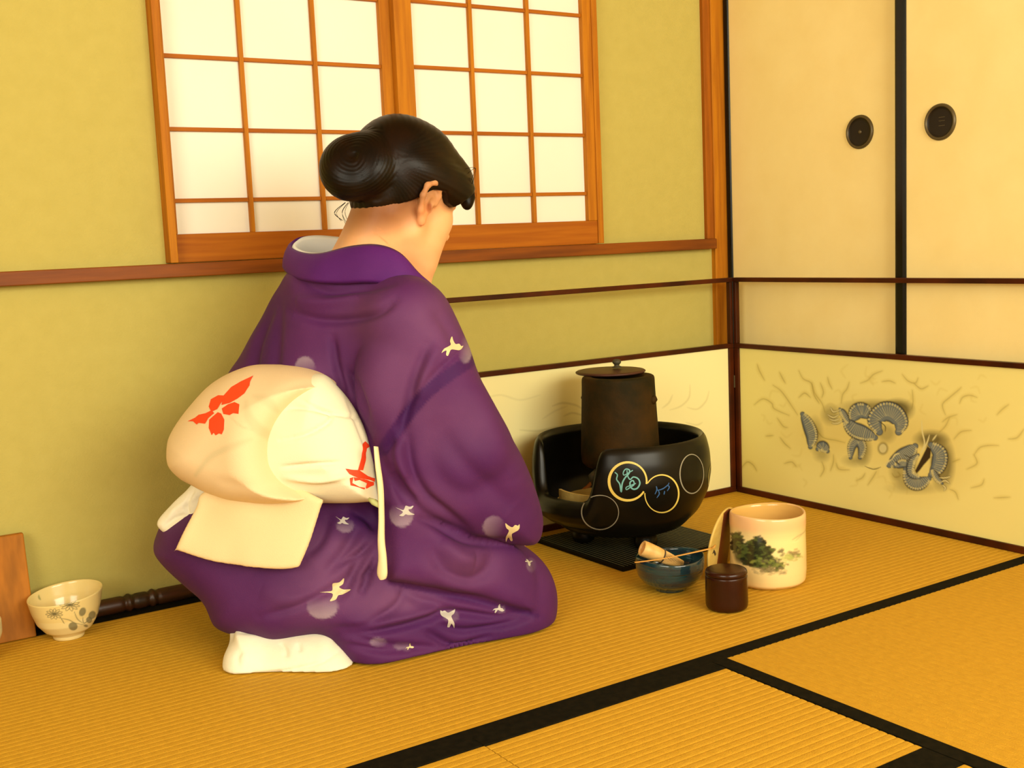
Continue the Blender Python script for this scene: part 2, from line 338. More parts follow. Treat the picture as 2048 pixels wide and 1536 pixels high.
# sliding doors of the right wall
def fusuma(name, y0, y1, x, pull_y, lab):
    d = bpy.data.objects.new(name, None); COL.objects.link(d); d['kind'] = 'structure'
    box('paper_panel', (x, y0 + .018, .02), (x + .018, y1 - .016, 1.80), M['fusuma'], d, 0)
    for a, b in ((y0, y0 + .020), (y1 - (.033 if name == 'door_2' else .019), y1)): box('stile', (x - .006, a, 0), (x + .022, b, 1.82), M['black_lacquer'], d, .008)
    box('bottom_rail', (x - .006, y0, 0), (x + .02, y1, .025), M['black_lacquer'], d, .003)
    box('top_rail', (x - .006, y0, 1.795), (x + .02, y1, 1.82), M['black_lacquer'], d, .003)
    py, pz = pull_y
    def disc(nm, prof, m, par):
        n = 48; prof = np.array(prof); th = np.linspace(0, 2 * np.pi, n, endpoint=False)
        V = [(x - p[1], py + p[0] * math.cos(t), pz + p[0] * math.sin(t)) for t in th for p in prof]
        return pydata(nm, V, grid_faces(n, len(prof)), m, par, True)
    pull = disc('door_pull', [(.0002, .0006), (.028, .0006), (.034, .0016), (.0355, .0035)], M['metal_pull'], d); pull['label'] = lab
    disc('pull_rim', [(.0345, .003), (.0365, .0058), (.0395, .0058), (.0415, .003), (.042, 0)], M['pull_rim'], pull)
    if name == 'door_1': disc('pull_knob', [(.0002, .0045), (.003, .0038), (.005, .0008)], M['pull_rim'], pull)
    else:
        for dz in (-.009, .002, .010): box('pull_line', (x - .0012, py - .012, pz + dz), (x - .0005, py + .004, pz + dz + .0012), M['pull_rim'], pull, 0)
    return d
p1 = PX(1720, 264, 0, .004); p2 = PX(1881, 244, 0, -.020)
fusuma('door_1', -.600, .014, .004, (p1[1], p1[2]), 'dark round recessed door pull with a bright centre')
fusuma('door_2', -1.60, -.582, -.020, (p2[1], p2[2]), 'dark round recessed door pull with engraved lines')
fusuma('door_3', -3.4, -1.58, .004, (-2.9, .97), 'dark round recessed door pull')
box('trim_3', (-.03, -4.0, 1.82), (.045, .0, 1.90), M['wood_h'], **S)

# ============================================================ LOW FOLDING SCREEN IN THE CORNER
SX, SY = -.050, -.0555
scr = empty('folding_screen', (0, 0, 0), 'low two-leaf wooden folding screen with a dragon painting standing in the corner', 'screen')
SH = .6103; LEN = 1.02
def leaf(axis, L_):
    def B(nm, s0, s1, z0, z1, d0=0, d1=.016, m=M['screen_wood'], par=None, bev=.0015):
        # s runs away from the hinge; d is depth behind the front face
        if axis == 'x': return box(nm, (SX - s0, SY + d0, z0), (SX - s1, SY + d1, z1), m, par, bev)
        return box(nm, (SX + d0, SY - s0, z0), (SX + d1, SY - s1, z1), m, par, bev)
    fr = B('screen_leaf', .0, L_, .0, .0165, 0, .018, par=scr)
    fr['label'] = 'leaf along the window wall' if axis == 'x' else 'leaf along the sliding doors, painted with the dragon'
    B('top_rail', 0, L_, SH - .012, SH, -.001, .017, par=fr); B('middle_rail', 0, L_, .4257 - .0125, .4257, 0, .016, par=fr)
    B('stile', .0, .017, .0165, .4132, 0, .016, par=fr); B('stile', .0, .0095, .4257, SH - .012, .001, .016, par=fr); B('stile', L_ - .017, L_, .0165, SH - .012, 0, .016, par=fr)
    # painted paper panel as a fine grid so the ink can be painted on it
    s0, s1, z0, z1 = .017, L_ - .017, .0165, .4132; step = .00165; ns = int((s1 - s0) / step); nz = int((z1 - z0) / step)
    s, z = np.meshgrid(np.linspace(s0, s1, ns), np.linspace(z0, z1, nz), indexing='ij'); s = s.ravel(); z = z.ravel(); q = .006
    V = np.stack([SX - s, np.full_like(s, SY + q), z], 1) if axis == 'x' else np.stack([np.full_like(s, SX + q), SY - s, z], 1)
    B('panel_backing', s0, s1, z0, z1, q + .002, q + .007, M['shoji'], fr, 0)
    return fr, V, grid_faces(ns, nz, wrap=False, flip=(axis == 'y'))
frx, VX, FX = leaf('x', LEN); fry, VY, FY = leaf('y', LEN)
box('hinge', (SX - .003, SY - .003, .30), (SX + .004, SY + .004, .335), M['pull_rim'], scr, .001)
PAPER = (.86, .80, .40)
ink = (.26, .22, .05)
# left leaf: faint waves of ink
p = Paint(VX, PAPER)
for path, w_, a in (([(1105, 812), (1125, 806), (1150, 810), (1165, 818)], 2.2, .28), ([(1128, 832), (1145, 826), (1166, 831)], 2, .3), ([(1040, 860), (1075, 862), (1110, 856), (1140, 852), (1165, 858)], 2.5, .25), ([(1085, 838), (1110, 822), (1135, 812)], 1.6, .18),
                    ([(1345, 790), (1338, 805), (1325, 816)], 1.8, .22), ([(1380, 770), (1378, 795), (1362, 812), (1340, 820)], 1.8, .22), ([(1418, 782), (1412, 802), (1395, 818), (1375, 815)], 1.8, .22), ([(1372, 845), (1392, 850), (1405, 845)], 1.8, .2), ([(960, 800), (1000, 790), (1040, 800), (1080, 790)], 2, .15)):
    p.stroke(path, w_, ink, a, 3)
pnx = arrays('painted_panel', VX, FX, M['paint'], frx, False, paint=p.C); pnx['label'] = 'cream paper panel with faint ink waves'
# right leaf: dragon in ink
p = Paint(VY, (.84, .76, .27))
def k7(P): return [(1460 + x / 3.483, 680 + y / 3.483) for x, y in P]
lt = (.60, .47, .10)
for c, r, a in (((1000, 600), (520, 170), .38), ((1350, 850), (300, 240), .38), ((700, 700), (300, 160), .3)): p.ellipse(k7([c])[0], (r[0] / 3.483, r[1] / 3.483), (.66, .50, .12), a, 60)
wisps = [[(190, 170), (205, 215), (240, 280)], [(345, 225), (365, 265), (385, 300)], [(300, 315), (350, 350), (390, 400), (430, 460), (470, 520)], [(480, 215), (510, 270), (565, 300), (590, 370), (640, 440), (660, 500)],
         [(830, 295), (815, 340), (785, 380), (775, 440)], [(1060, 215), (1000, 240), (960, 280), (910, 300)], [(1200, 240), (1240, 285), (1290, 300), (1310, 265)], [(1280, 300), (1330, 340), (1380, 320)],
         [(170, 450), (230, 410), (290, 440), (310, 480), (410, 525)], [(330, 545), (370, 600), (400, 610)], [(250, 670), (300, 665)], [(350, 680), (380, 720), (420, 755)], [(80, 890), (120, 850), (160, 870), (185, 910)],
         [(640, 850), (655, 900), (630, 950)], [(700, 910), (720, 850), (720, 800)], [(740, 860), (760, 900), (830, 905)], [(380, 860), (430, 850), (460, 880)], [(1500, 520), (1480, 450), (1530, 400), (1590, 350), (1610, 330)],
         [(1600, 440), (1620, 400), (1670, 385), (1720, 400)], [(1480, 570), (1520, 540), (1580, 520)], [(1700, 800), (1740, 750), (1800, 735), (1870, 735)], [(1550, 850), (1600, 830)], [(1460, 640), (1500, 600), (1530, 540)],
         [(1560, 690), (1610, 640), (1680, 630)], [(1680, 1030), (1750, 1010), (1770, 970)], [(1590, 1110), (1570, 1060), (1530, 1040)], [(880, 980), (920, 960), (940, 930)], [(960, 1010), (1000, 950), (1020, 915)],
         [(480, 400), (520, 370), (560, 400)], [(570, 300), (585, 380), (620, 440)], [(1860, 520), (1900, 480), (1940, 450)], [(1940, 690), (2000, 680), (2048, 620)], [(1840, 1100), (1950, 1095)], [(1130, 930), (1150, 955), (1185, 945), (1170, 920)],
         [(560, 560), (600, 620), (650, 680), (740, 700), (800, 715)], [(1060, 290), (1110, 285), (1150, 300)], [(680, 260), (690, 300), (710, 340)], [(630, 300), (650, 360), (640, 400)], [(1270, 350), (1275, 430), (1265, 480)], [(1650, 900), (1720, 860), (1700, 800)]]
for q in wisps:
    p.stroke(k7(q), 3.5, lt, .42, 7); p.stroke(k7(q), .8, ink, .5, 2)
r2 = np.random.default_rng(3)
for i in range(46):
    x, y = r2.uniform(120, 1950), r2.uniform(180, 1100)
    if abs(y - 640) > 460 - .1 * abs(x - 1000): continue
    a = r2.uniform(0, 6.3); l = r2.uniform(20, 60); q = [(x, y), (x + l * math.cos(a), y + l * math.sin(a)), (x + l * 1.6 * math.cos(a + .7), y + l * 1.6 * math.sin(a + .7))]
    p.stroke(k7(q), 1.6, lt, .25, 5)
dk = (.045, .032, .008)
for c, r, a in (((1010, 470), (190, 45), .6), ((1170, 490), (95, 70), .75), ((1480, 860), (75, 160), .7), ((1400, 690), (95, 50), .8), ((1210, 900), (90, 120), .45), ((700, 520), (55, 60), .45), ((590, 660), (45, 95), .5), ((930, 770), (45, 80), .6), ((1090, 650), (60, 60), .4), ((870, 840), (60, 30), .45), ((640, 800), (45, 40), .4), ((1290, 1030), (130, 30), .4)):
    p.ellipse(k7([c])[0], (r[0] / 3.483, r[1] / 3.483), dk, a, 14)
gr = (.20, .235, .22); dg = (.05, .06, .07); cr = (.72, .66, .30)
def seg(path, w, side=1, col=gr):
    P = catmull(k7(path), 6); w_ = w / 3.483; p.stroke(P, w_ + 1.6, dk, .7, 2.5, True, False); p.stroke(P, w_, dg, 1, 1.2, True, False); p.stroke(P, w_ - 2.2, col, .8, 3, True, False)
    T = np.gradient(P, axis=0); T /= np.linalg.norm(T, axis=1)[:, None] + 1e-9; Nn = np.stack([-T[:, 1], T[:, 0]], 1); ln = np.r_[0, np.cumsum(np.linalg.norm(np.diff(P, axis=0), axis=1))]
    for s in np.arange(2, ln[-1] - 1, 3.3):          # scales across the back, pale plates along one rim
        i = int(np.argmin(abs(ln - s))); f = math.sin(math.pi * min(max(s / ln[-1], .06), .94)) ** .5; ww = w_ * f
        p.stroke([P[i] - Nn[i] * ww * .75, P[i] + Nn[i] * ww * .5 + T[i] * 1.8], .45, cr, .5, 1, False, False)
        p.ellipse(P[i] + Nn[i] * side * ww * .78, (2.6, 1.7), cr, .95, 1.2, rot=math.atan2(Nn[i][1], Nn[i][0]))
        p.stroke([P[i] + Nn[i] * side * ww * .5, P[i] + Nn[i] * side * ww * 1.05 + T[i] * .6], .35, dk, .8, .8, False, False)
seg([(505, 515), (545, 590), (570, 670), (560, 745)], 42, -1)
seg([(610, 760), (645, 740), (680, 775)], 36, 1); seg([(840, 820), (850, 740), (890, 700), (920, 750), (905, 820)], 34, -1)
seg([(850, 560), (880, 505), (930, 495), (985, 535)], 58, -1); seg([(800, 560), (860, 620), (930, 650), (1010, 680)], 54, 1)
seg([(1040, 640), (1010, 560), (1070, 500), (1140, 510), (1190, 575), (1175, 640)], 68, -1)
seg([(765, 480), (795, 520), (825, 580)], 22, 1)
seg([(1110, 870), (1180, 830), (1240, 790), (1290, 740)], 58, 1); seg([(1150, 880), (1200, 860), (1250, 870)], 30, -1)
seg([(1400, 730), (1460, 790), (1450, 880), (1400, 940)], 54, -1); seg([(1225, 900), (1260, 980), (1320, 1000), (1385, 965)], 48, 1)
seg([(1410, 900), (1440, 960), (1480, 1000)], 20, 1); seg([(1320, 960), (1260, 930), (1265, 850), (1310, 800)], 26, 1)
p.poly(k7([(1330, 830), (1375, 740), (1400, 760), (1395, 820), (1350, 870), (1320, 910), (1300, 930), (1290, 910)]), (.05, .03, .01), 1, 1.5)
p.ellipse(k7([(1065, 755)])[0], (10, 12), dk, .7, 5); p.ellipse(k7([(1065, 755)])[0], (7.5, 9), cr, .9, 2)
for q in ([(1335, 560), (1340, 640), (1355, 720), (1330, 780)], [(1390, 660), (1370, 720), (1330, 790)], [(1410, 700), (1440, 660)], [(1130, 830), (1100, 850), (1085, 880)], [(1180, 790), (1150, 800), (1130, 830)]): p.stroke(k7(q), 1.5, cr, .95, 1)
for q in ([(700, 470), (720, 500), (760, 490)], [(680, 520), (720, 540), (760, 520)], [(690, 550), (730, 560), (770, 545)], [(710, 580), (750, 580), (785, 560)], [(1470, 990), (1500, 980), (1530, 1000)], [(1480, 1010), (1500, 1030), (1490, 1050)], [(1460, 960), (1500, 960), (1540, 950)]):
    p.stroke(k7(q), 2.6, dk, .7, 2); p.stroke(k7(q), 1.5, cr, .9, 1)
for q in ([(940, 880), (1000, 900), (1050, 885)], [(1030, 560), (1080, 600), (1080, 640)], [(1210, 800), (1260, 820)], [(1150, 850), (1190, 870)]): p.stroke(k7(q), 1, dk, .8, 1)
pny = arrays('painted_panel', VY, FY, M['paint'], fry, False, paint=p.C); pny['label'] = 'yellowed paper panel with an ink painting of a coiling dragon among clouds'
# ============================================================ TEA THINGS
FC = np.array([-.652, -.286]); BZ = .014
# board under the brazier
bd = box('brazier_board', (-.795, -.462, 0), (-.455, -.122, .011), M['board'], bev=.002); tag(bd, 'square black board with fine grey lines under the black brazier', 'board')
for i in range(33):
    xx = -.790 + i * .0102
    box('lit_ridge', (xx, -.459, .0105), (xx + .0022, -.125, .0117), M['board_line'], bd, 0)  # fine ridges; their grazing highlights are put into the grey colour
# brazier
def furo_mod(R, Z, T):
    n = R.shape[1]; a = (T - math.radians(186) + np.pi) % (2 * np.pi) - np.pi
    cut = 1 / (1 + np.exp((np.abs(a) - .485) / .035)); lim = .258 - cut * (.258 - .133)
    return R, np.where(Z > .06, .06 + (Z - .06) * (lim - .06) / (.258 - .06), Z)
outer = smoothprof([(.001, .030), (.10, .030), (.145, .042), (.183, .080), (.205, .125), (.213, .170), (.2105, .215), (.202, .252), (.195, .258)], 60)
inner = smoothprof([(.194, .258), (.187, .256), (.181, .246), (.192, .20), (.196, .165), (.186, .12), (.16, .085), (.12, .062), (.001, .060)], 50)
fu = empty('brazier', None, 'large round black brazier bowl with painted circles and a cut-out side holding the kettle', 'brazier')
body = lathe('bowl', np.vstack([outer, inner]), M['furo'], fu, n=300, center=(FC[0], FC[1], BZ), mod=furo_mod)
for k in range(3):
    a = math.radians(265 + 120 * k); c = FC + .095 * np.array([math.cos(a), math.sin(a)])
    lathe('foot', smoothprof([(.001, 0), (.020, 0), (.027, .008), (.028, .02), (.024, .034), (.03, .045)], 16), M['furo'], fu, n=24, center=(c[0], c[1], .0118))
bv = bvh_of(body)
def k8(P): return [(1160 + x / 6.982, 860 + y / 6.982) for x, y in P]
def arc(c, r, a0, a1, n=40): return [(c[0] + r[0] * math.cos(t), c[1] + r[1] * math.sin(t)) for t in np.linspace(math.radians(a0), math.radians(a1), n)]
ribbon('gold_ring', bv, [k8(arc((668, 716), (262, 265), 32, 368))], 5.6, M['gold'], body, smooth=False)
ribbon('gold_ring', bv, [k8(arc((1140, 888), (236, 262), -146, 182))], 3.2, M['gold'], body, smooth=False)
ribbon('silver_ring', bv, [k8(arc((282, 1148), (258, 238), 0, 360))], 2.3, M['silver'], body, smooth=False)
ribbon('silver_ring', bv, [k8(arc((1558, 612), (165, 272), 0, 360))], 2.3, M['silver'], body, smooth=False)
ribbon('gold_ring', bv, [k8(arc((1850, 712), (62, 250), 100, 265))], 1.6, M['gold_dim'], body, smooth=False)
ribbon('brushed_character', bv, [k8(q) for q in ([(485, 590), (522, 625), (512, 690), (555, 755), (575, 862), (590, 745), (630, 665), (680, 610), (690, 560), (640, 545), (605, 590), (615, 630), (690, 590), (738, 562)],
       [(655, 560), (665, 640), (700, 690), (745, 655), (810, 680), (835, 745), (800, 810), (745, 825), (705, 790), (700, 730), (740, 705), (755, 760), (700, 800), (650, 832), (645, 800), (700, 775), (780, 745)])], 3.0, M['cyan'], body)
ribbon('brushed_character', bv, [k8(q) for q in ([(1062, 785), (1072, 830), (1045, 895)], [(1065, 840), (1110, 835), (1170, 810), (1230, 760), (1238, 735)], [(1215, 770), (1245, 795), (1215, 850)], [(1092, 845), (1105, 890), (1070, 945)], [(1180, 850), (1170, 900)])], 2.2, M['blue_e'], body)
# ash, clay plate, trivet prongs inside
lathe('ash_bed', smoothprof([(.001, .088), (.08, .086), (.13, .092), (.160, .098)], 20), M['ash'], fu, n=40, center=(FC[0], FC[1], BZ))
a0 = math.radians(190); tl = FC + .135 * np.array([math.cos(a0), math.sin(a0)])
bm = bmesh.new(); V = []
for s in np.linspace(-.5, .5, 9):
    aa = a0 - s * .95
    for z in (.088, .140 + .012 * (s + .5) * 0): V.append((FC[0] + .158 * math.cos(aa), FC[1] + .158 * math.sin(aa), z + BZ)); V.append((FC[0] + .152 * math.cos(aa), FC[1] + .152 * math.sin(aa), z + BZ))
F = []
for i in range(8):
    b0 = i * 4; F += [(b0, b0 + 4, b0 + 6, b0 + 2), (b0 + 1, b0 + 3, b0 + 7, b0 + 5), (b0 + 2, b0 + 6, b0 + 7, b0 + 3)]
pydata('front_tile', V, F, M['ash'], fu)
for k in range(3):
    a = math.radians(188 + 120 * k); c = FC + .098 * np.array([math.cos(a), math.sin(a)]); c2 = FC + .070 * np.array([math.cos(a), math.sin(a)])
    tube('trivet_prong', [(*c, .10), (*c, .16), (*c, .185), (*((c + c2) / 2), .193), (*c2, .190)], [.011, .011, .010, .008, .006], M['iron_dark'], fu, n=10)
cp_ = [cast(bv, x_, y_, .003) for x_, y_ in ((1150, 990), (1163, 985), (1175, 975), (1186, 960))]
if all(h is not None for h in cp_): tube('clay_guard', [tuple(h) for h in cp_], [.003, .006, .006, .003], M['clay'], fu, n=8)
# kettle
KT = .412
ket = empty('kettle', None, 'tall rust-brown cylindrical iron kettle standing in the black brazier', 'kettle')
kb = lathe('kettle_body', smoothprof([(.001, .196), (.080, .196), (.0925, .206), (.0935, .23), (.0905, .30), (.0865, .385), (.0862, KT - .012), (.0860, KT - .003), (.084, KT), (.06, KT - .001), (.058, KT - .01), (.001, KT - .012)], 90), M['iron'], ket, n=96, center=(*FC, 0))
lc = PX(1234, 744, 2, KT); lid = lathe('kettle_lid', smoothprof([(.001, -.002), (.082, -.002), (.0865, 0), (.0875, .003), (.084, .0055), (.05, .007), (.001, .008)], 40), M['lid_metal'], ket, n=72, center=(lc[0] - .013, lc[1] + .009, KT + .000))
lathe('lid_knob', smoothprof([(.001, 0), (.012, 0), (.013, .002), (.006, .004), (.006, .007), (.0105, .011), (.011, .016), (.007, .020), (.001, .021)], 30), M['iron_dark'], lid, n=24, center=(lc[0], lc[1], KT + .011))
for sgn in (0, 1):
    a = math.radians(-62 + 180 * sgn); d = np.array([math.cos(a), math.sin(a)]); c = FC + .083 * d
    tube('ring_lug', [(c[0], c[1], .355), (c[0] + .009 * d[0], c[1] + .009 * d[1], .356), (c[0] + .013 * d[0], c[1] + .013 * d[1], .354)], [.011, .010, .004], M['iron'], ket, n=12)
# water jar
JC = np.array([-.6065, -.7165]); JR = .0785; JH = .152
def wobble(R, Z, T): return R * (1 + .010 * np.cos(2 * T + 1) + .004 * np.cos(5 * T)), Z + np.where(Z > .1, .002 * np.cos(T * 2), 0)
jprof = smoothprof([(.001, .004), (.060, .004), (.062, 0), (.068, 0), (.0765, .008), (.0785, .03), (.0782, .07), (.0775, .115), (.0785, .128), (.0785, .142), (.0775, .151), (.0745, .153), (.0715, .149), (.0705, .138), (.0715, .12), (.070, .03), (.06, .014), (.001, .012)], 210)
def jar_paint(V):
    p = Paint(V, (.80, .62, .27)); z = V[:, 2]
    for z0, z1, c, a in ((.118, .17, (.86, .48, .22), .75), (.06, .115, (.80, .72, .30), .6), (0, .02, (.86, .55, .22), .6)):
        m = np.clip((z - z0) / .012, 0, 1) * np.clip((z1 - z) / .012, 0, 1) * a; p.C = p.C * (1 - m[:, None]) + np.array(c) * m[:, None]
    def k(x, y): return (1400 + x / 5.908, 980 + y / 5.908)
    inside = np.hypot(V[:, 0] - JC[0], V[:, 1] - JC[1]) < .0735; p.C[inside] = (.70, .42, .11)
    vis = ~inside & (((V[:, :2] - JC) @ (EYE[:2] - JC)) > 0); p.m = vis
    for cc, rr_, al in (((450, 680), (60, 170), .85), ((680, 720), (110, 130), .85), ((600, 800), (170, 90), .85), ((760, 850), (190, 70), .6)): p.ellipse(k(*cc), (rr_[0] / 5.908, rr_[1] / 5.908), (.03, .035, .015), al, 5)
    dkg = (.020, .022, .010); gg = (.09, .12, .025); r3 = np.random.default_rng(5)
    def foliage(cx, cy, rx, ry, n, cols, s=(8, 20), al=.75):
        for _ in range(n):
            t = r3.uniform(0, 6.28); q = r3.uniform(0, 1) ** .6; x, y = k(cx + rx * q * math.cos(t), cy + ry * q * math.sin(t)); rr = r3.uniform(*s) / 5.908 * 1.5
            p.ellipse((x, y), (rr * 1.5, rr * .75), cols[r3.integers(len(cols))], al, 1.2, rot=r3.uniform(-.4, .4))
    for cx, cy, rx, ry, n in ((440, 620, 70, 130, 90), (680, 640, 85, 95, 90), (600, 700, 120, 90, 110), (720, 720, 110, 90, 90), (700, 820, 150, 90, 110), (590, 790, 130, 110, 120), (800, 710, 60, 35, 20), (820, 900, 170, 70, 70)):
        foliage(cx, cy, rx, ry, n, [dkg, dkg, (.03, .035, .012), gg] if cy < 850 else [(.05, .06, .02), gg, (.10, .08, .04)])
    foliage(820, 860, 230, 60, 60, [gg, (.25, .28, .05), (.16, .2, .04), dkg], (6, 14), .6); foliage(960, 730, 30, 45, 14, [(.12, .10, .05), (.2, .16, .06)], (6, 12), .6)
    foliage(1120, 750, 75, 50, 34, [(.22, .14, .07), (.30, .20, .08), (.2, .22, .06)], (6, 13), .5); foliage(1080, 800, 130, 40, 30, [(.40, .44, .10), (.30, .33, .08)], (6, 14), .45)
    foliage(830, 960, 220, 45, 40, [(.34, .26, .11), (.2, .16, .08)], (8, 16), .35)
    p.stroke([k(1090, 590), k(1150, 550), k(1230, 500)], 1.2, (.3, .27, .12), .6, 2); p.stroke([k(1130, 600), k(1200, 530), k(1250, 470)], .8, (.35, .3, .14), .5, 2)
    return p.C
jar = lathe('water_jar', jprof, M['glaze_paint'], n=420, center=(*JC, 0), mod=wobble, paintf=jar_paint); tag(jar, 'cream cylindrical water jar painted with dark trees, standing open beside the brown caddy', 'jar')
# its lid, leaning on the jar
LR = .0785; lp = np.array([-.659, -.652, 0]); LE = np.array([.909, .417, 0]); LN = np.array([.417, -.909, 0])
ld = empty('jar_lid', None, 'round pale wooden lid leaning on edge against the left side of the water jar', 'lid')
th = math.radians(9)
def lid_pt(u, v, d):
    up = LN * math.sin(th) + np.array([0, 0, math.cos(th)]); nx = LN * math.cos(th) - np.array([0, 0, math.sin(th)])
    return lp - LN * .016 + np.array([0, 0, LR * math.cos(th) + .001]) + LE * u + up * v + nx * d
V = []; n = 72; prof = [(.001, 0), (.073, 0), (.0775, .001), (.0785, .003), (.0775, .005), (.073, .006), (.001, .0062)]
for t in np.linspace(0, 2 * np.pi, n, endpoint=False):
    for r_, d_ in prof: V.append(lid_pt(r_ * math.cos(t), r_ * math.sin(t), d_))
dsk = pydata('disc', V, grid_faces(n, len(prof)), M['lidwood'], ld, True)
def plate(nm, poly, d0, d1, m, par):
    n = len(poly); V = [lid_pt(u, v, d0) for u, v in poly] + [lid_pt(u, v, d1) for u, v in poly]
    F = [tuple(range(n)), tuple(range(n, 2 * n))[::-1]] + [(i, (i + 1) % n, n + (i + 1) % n, n + i) for i in range(n)]; return pydata(nm, V, F, m, par)
ba = [math.acos(q / .0775) for q in (.018, .052)]
plate('shade_strip', [(-.024, -.0725), (-.024, .0725), (-.010, .0755), (.004, .0765), (.034, .068), (.034, -.068), (.004, -.0765), (-.010, -.0755)], .0058, .0078, M['lid_shade'], ld)  # shade and reflection of the jar on the lid, built as a dark strip
plate('bark_mark', [(-.062, -.008), (-.055, .0), (-.047, -.006), (-.040, -.014), (-.044, -.017), (-.05, -.011), (-.056, -.006)], .0060, .0068, M['thread'], ld)
# brown tea caddy
CC = np.array([-.797, -.789])
cad = empty('tea_caddy', None, 'small dark brown lacquered cylinder caddy standing in front of the water jar', 'caddy')
lathe('caddy_body', smoothprof([(.001, 0), (.036, 0), (.0405, .004), (.0418, .012), (.0412, .0695), (.040, .070), (.001, .070)], 60), M['caddy'], cad, n=64, center=(*CC, 0))
lathe('caddy_lid', smoothprof([(.001, .0695), (.0405, .0695), (.0416, .0705), (.0412, .074), (.0400, .0785), (.036, .0805), (.001, .0812)], 50), M['caddy'], cad, n=64, center=(*CC, 0))
# blue-green tea bowl with whisk and scoop
bc = PX(1341, 1178, 2, 0); BC = np.array([bc[0], bc[1]])
bprof = smoothprof([(.001, .006), (.028, .005), (.030, 0), (.033, 0), (.0345, .006), (.040, .009), (.056, .018), (.067, .032), (.0715, .050), (.0725, .066), (.0715, .0725), (.069, .0735), (.0665, .070), (.066, .050), (.060, .032), (.045, .018), (.001, .013)], 110)
def bmod(R, Z, T): return R * (1 + .007 * np.cos(3 * T) + .0035 * np.sin(Z * 900) * (Z > .015)), Z + np.where(Z > .05, .0025 * np.cos(2 * T + .6), 0)
bl = lathe('tea_bowl', bprof, M['blue_glaze'], n=120, center=(*BC, 0), mod=bmod); tag(bl, 'deep blue-green glazed tea bowl holding a bamboo whisk, in front of the brazier', 'tea bowl')
bK = BC @ DH[:2] - K0
A = Q(1284, 1096, bK - .004); B = Q(1323, 1112, bK + .004); C_ = Q(1368, 1124, bK + .008)
ax = (B - A) / np.linalg.norm(B - A); t1_ = np.cross(ax, [0, 0, 1]); t1_ /= np.linalg.norm(t1_); t2_ = np.cross(ax, t1_)
def revolve(nm, prof, m, par, n=36):
    V = [A + ax * s + (t1_ * math.cos(t) + t2_ * math.sin(t)) * r_ for t in np.linspace(0, 2 * np.pi, n, endpoint=False) for s, r_ in prof]; return pydata(nm, V, grid_faces(n, len(prof)), m, par, True)
wh = empty('tea_whisk', None, 'pale bamboo tea whisk lying in the blue-green bowl', 'whisk')
hl = np.linalg.norm(B - A); hr = .0165
hd = revolve('handle', [(.012, .001), (.010, hr - .006), (.001, hr - .0035), (-.0004, hr - .002), (.001, hr), (.012, hr + .0005), (hl * .7, hr - .0005), (hl, hr - .002), (hl + .002, hr - .003)], M['bamboo'], wh); hd['label'] = 'hollow bamboo handle'
revolve('handle_bore', [(.0095, .0005), (.0092, hr - .006), (.002, hr - .0037)], M['bamboo_in'], wh)
revolve('binding_thread', [(hl - .001, hr - .002), (hl + .0008, hr - .001), (hl + .0025, hr - .002)], M['thread'], wh)
for k in range(30):
    t = 2 * np.pi * k / 30; d_ = t1_ * math.cos(t) + t2_ * math.sin(t); p0 = A + ax * hl + d_ * (hr - .003); tip = np.linalg.norm(C_ - A)
    p1_ = A + ax * (hl + .014) + d_ * (hr - .001) * .8; p2_ = A + ax * tip + d_ * .008; p2_[2] = max(p2_[2], .03); tube('tine', [p0, p1_, p2_], [.0011, .0009, .0005], M['bamboo'], wh, n=5)
sc = empty('tea_scoop', None, 'slender amber bamboo tea scoop resting across the blue-green bowl', 'scoop')
a_ = Q(1269, 1125, bK - .055); b_ = Q(1334, 1116, bK - .045); c_ = Q(1422, 1097, bK - .02)
pp = catmull([a_, b_, c_], 10); pp[:, 2] = np.maximum(pp[:, 2], .0765)
tube('scoop_shaft', pp, np.linspace(.0022, .0032, len(pp)), M['scoop'], sc, n=8, flat=.5); tube('scoop_tip', [pp[-1], pp[-1] + (pp[-1] - pp[-3]) * .45 + np.array([0, 0, .002]), pp[-1] + (pp[-1] - pp[-3]) * .75 + np.array([0, 0, .006])], [.0034, .0048, .002], M['scoop'], sc, n=8, flat=.35)
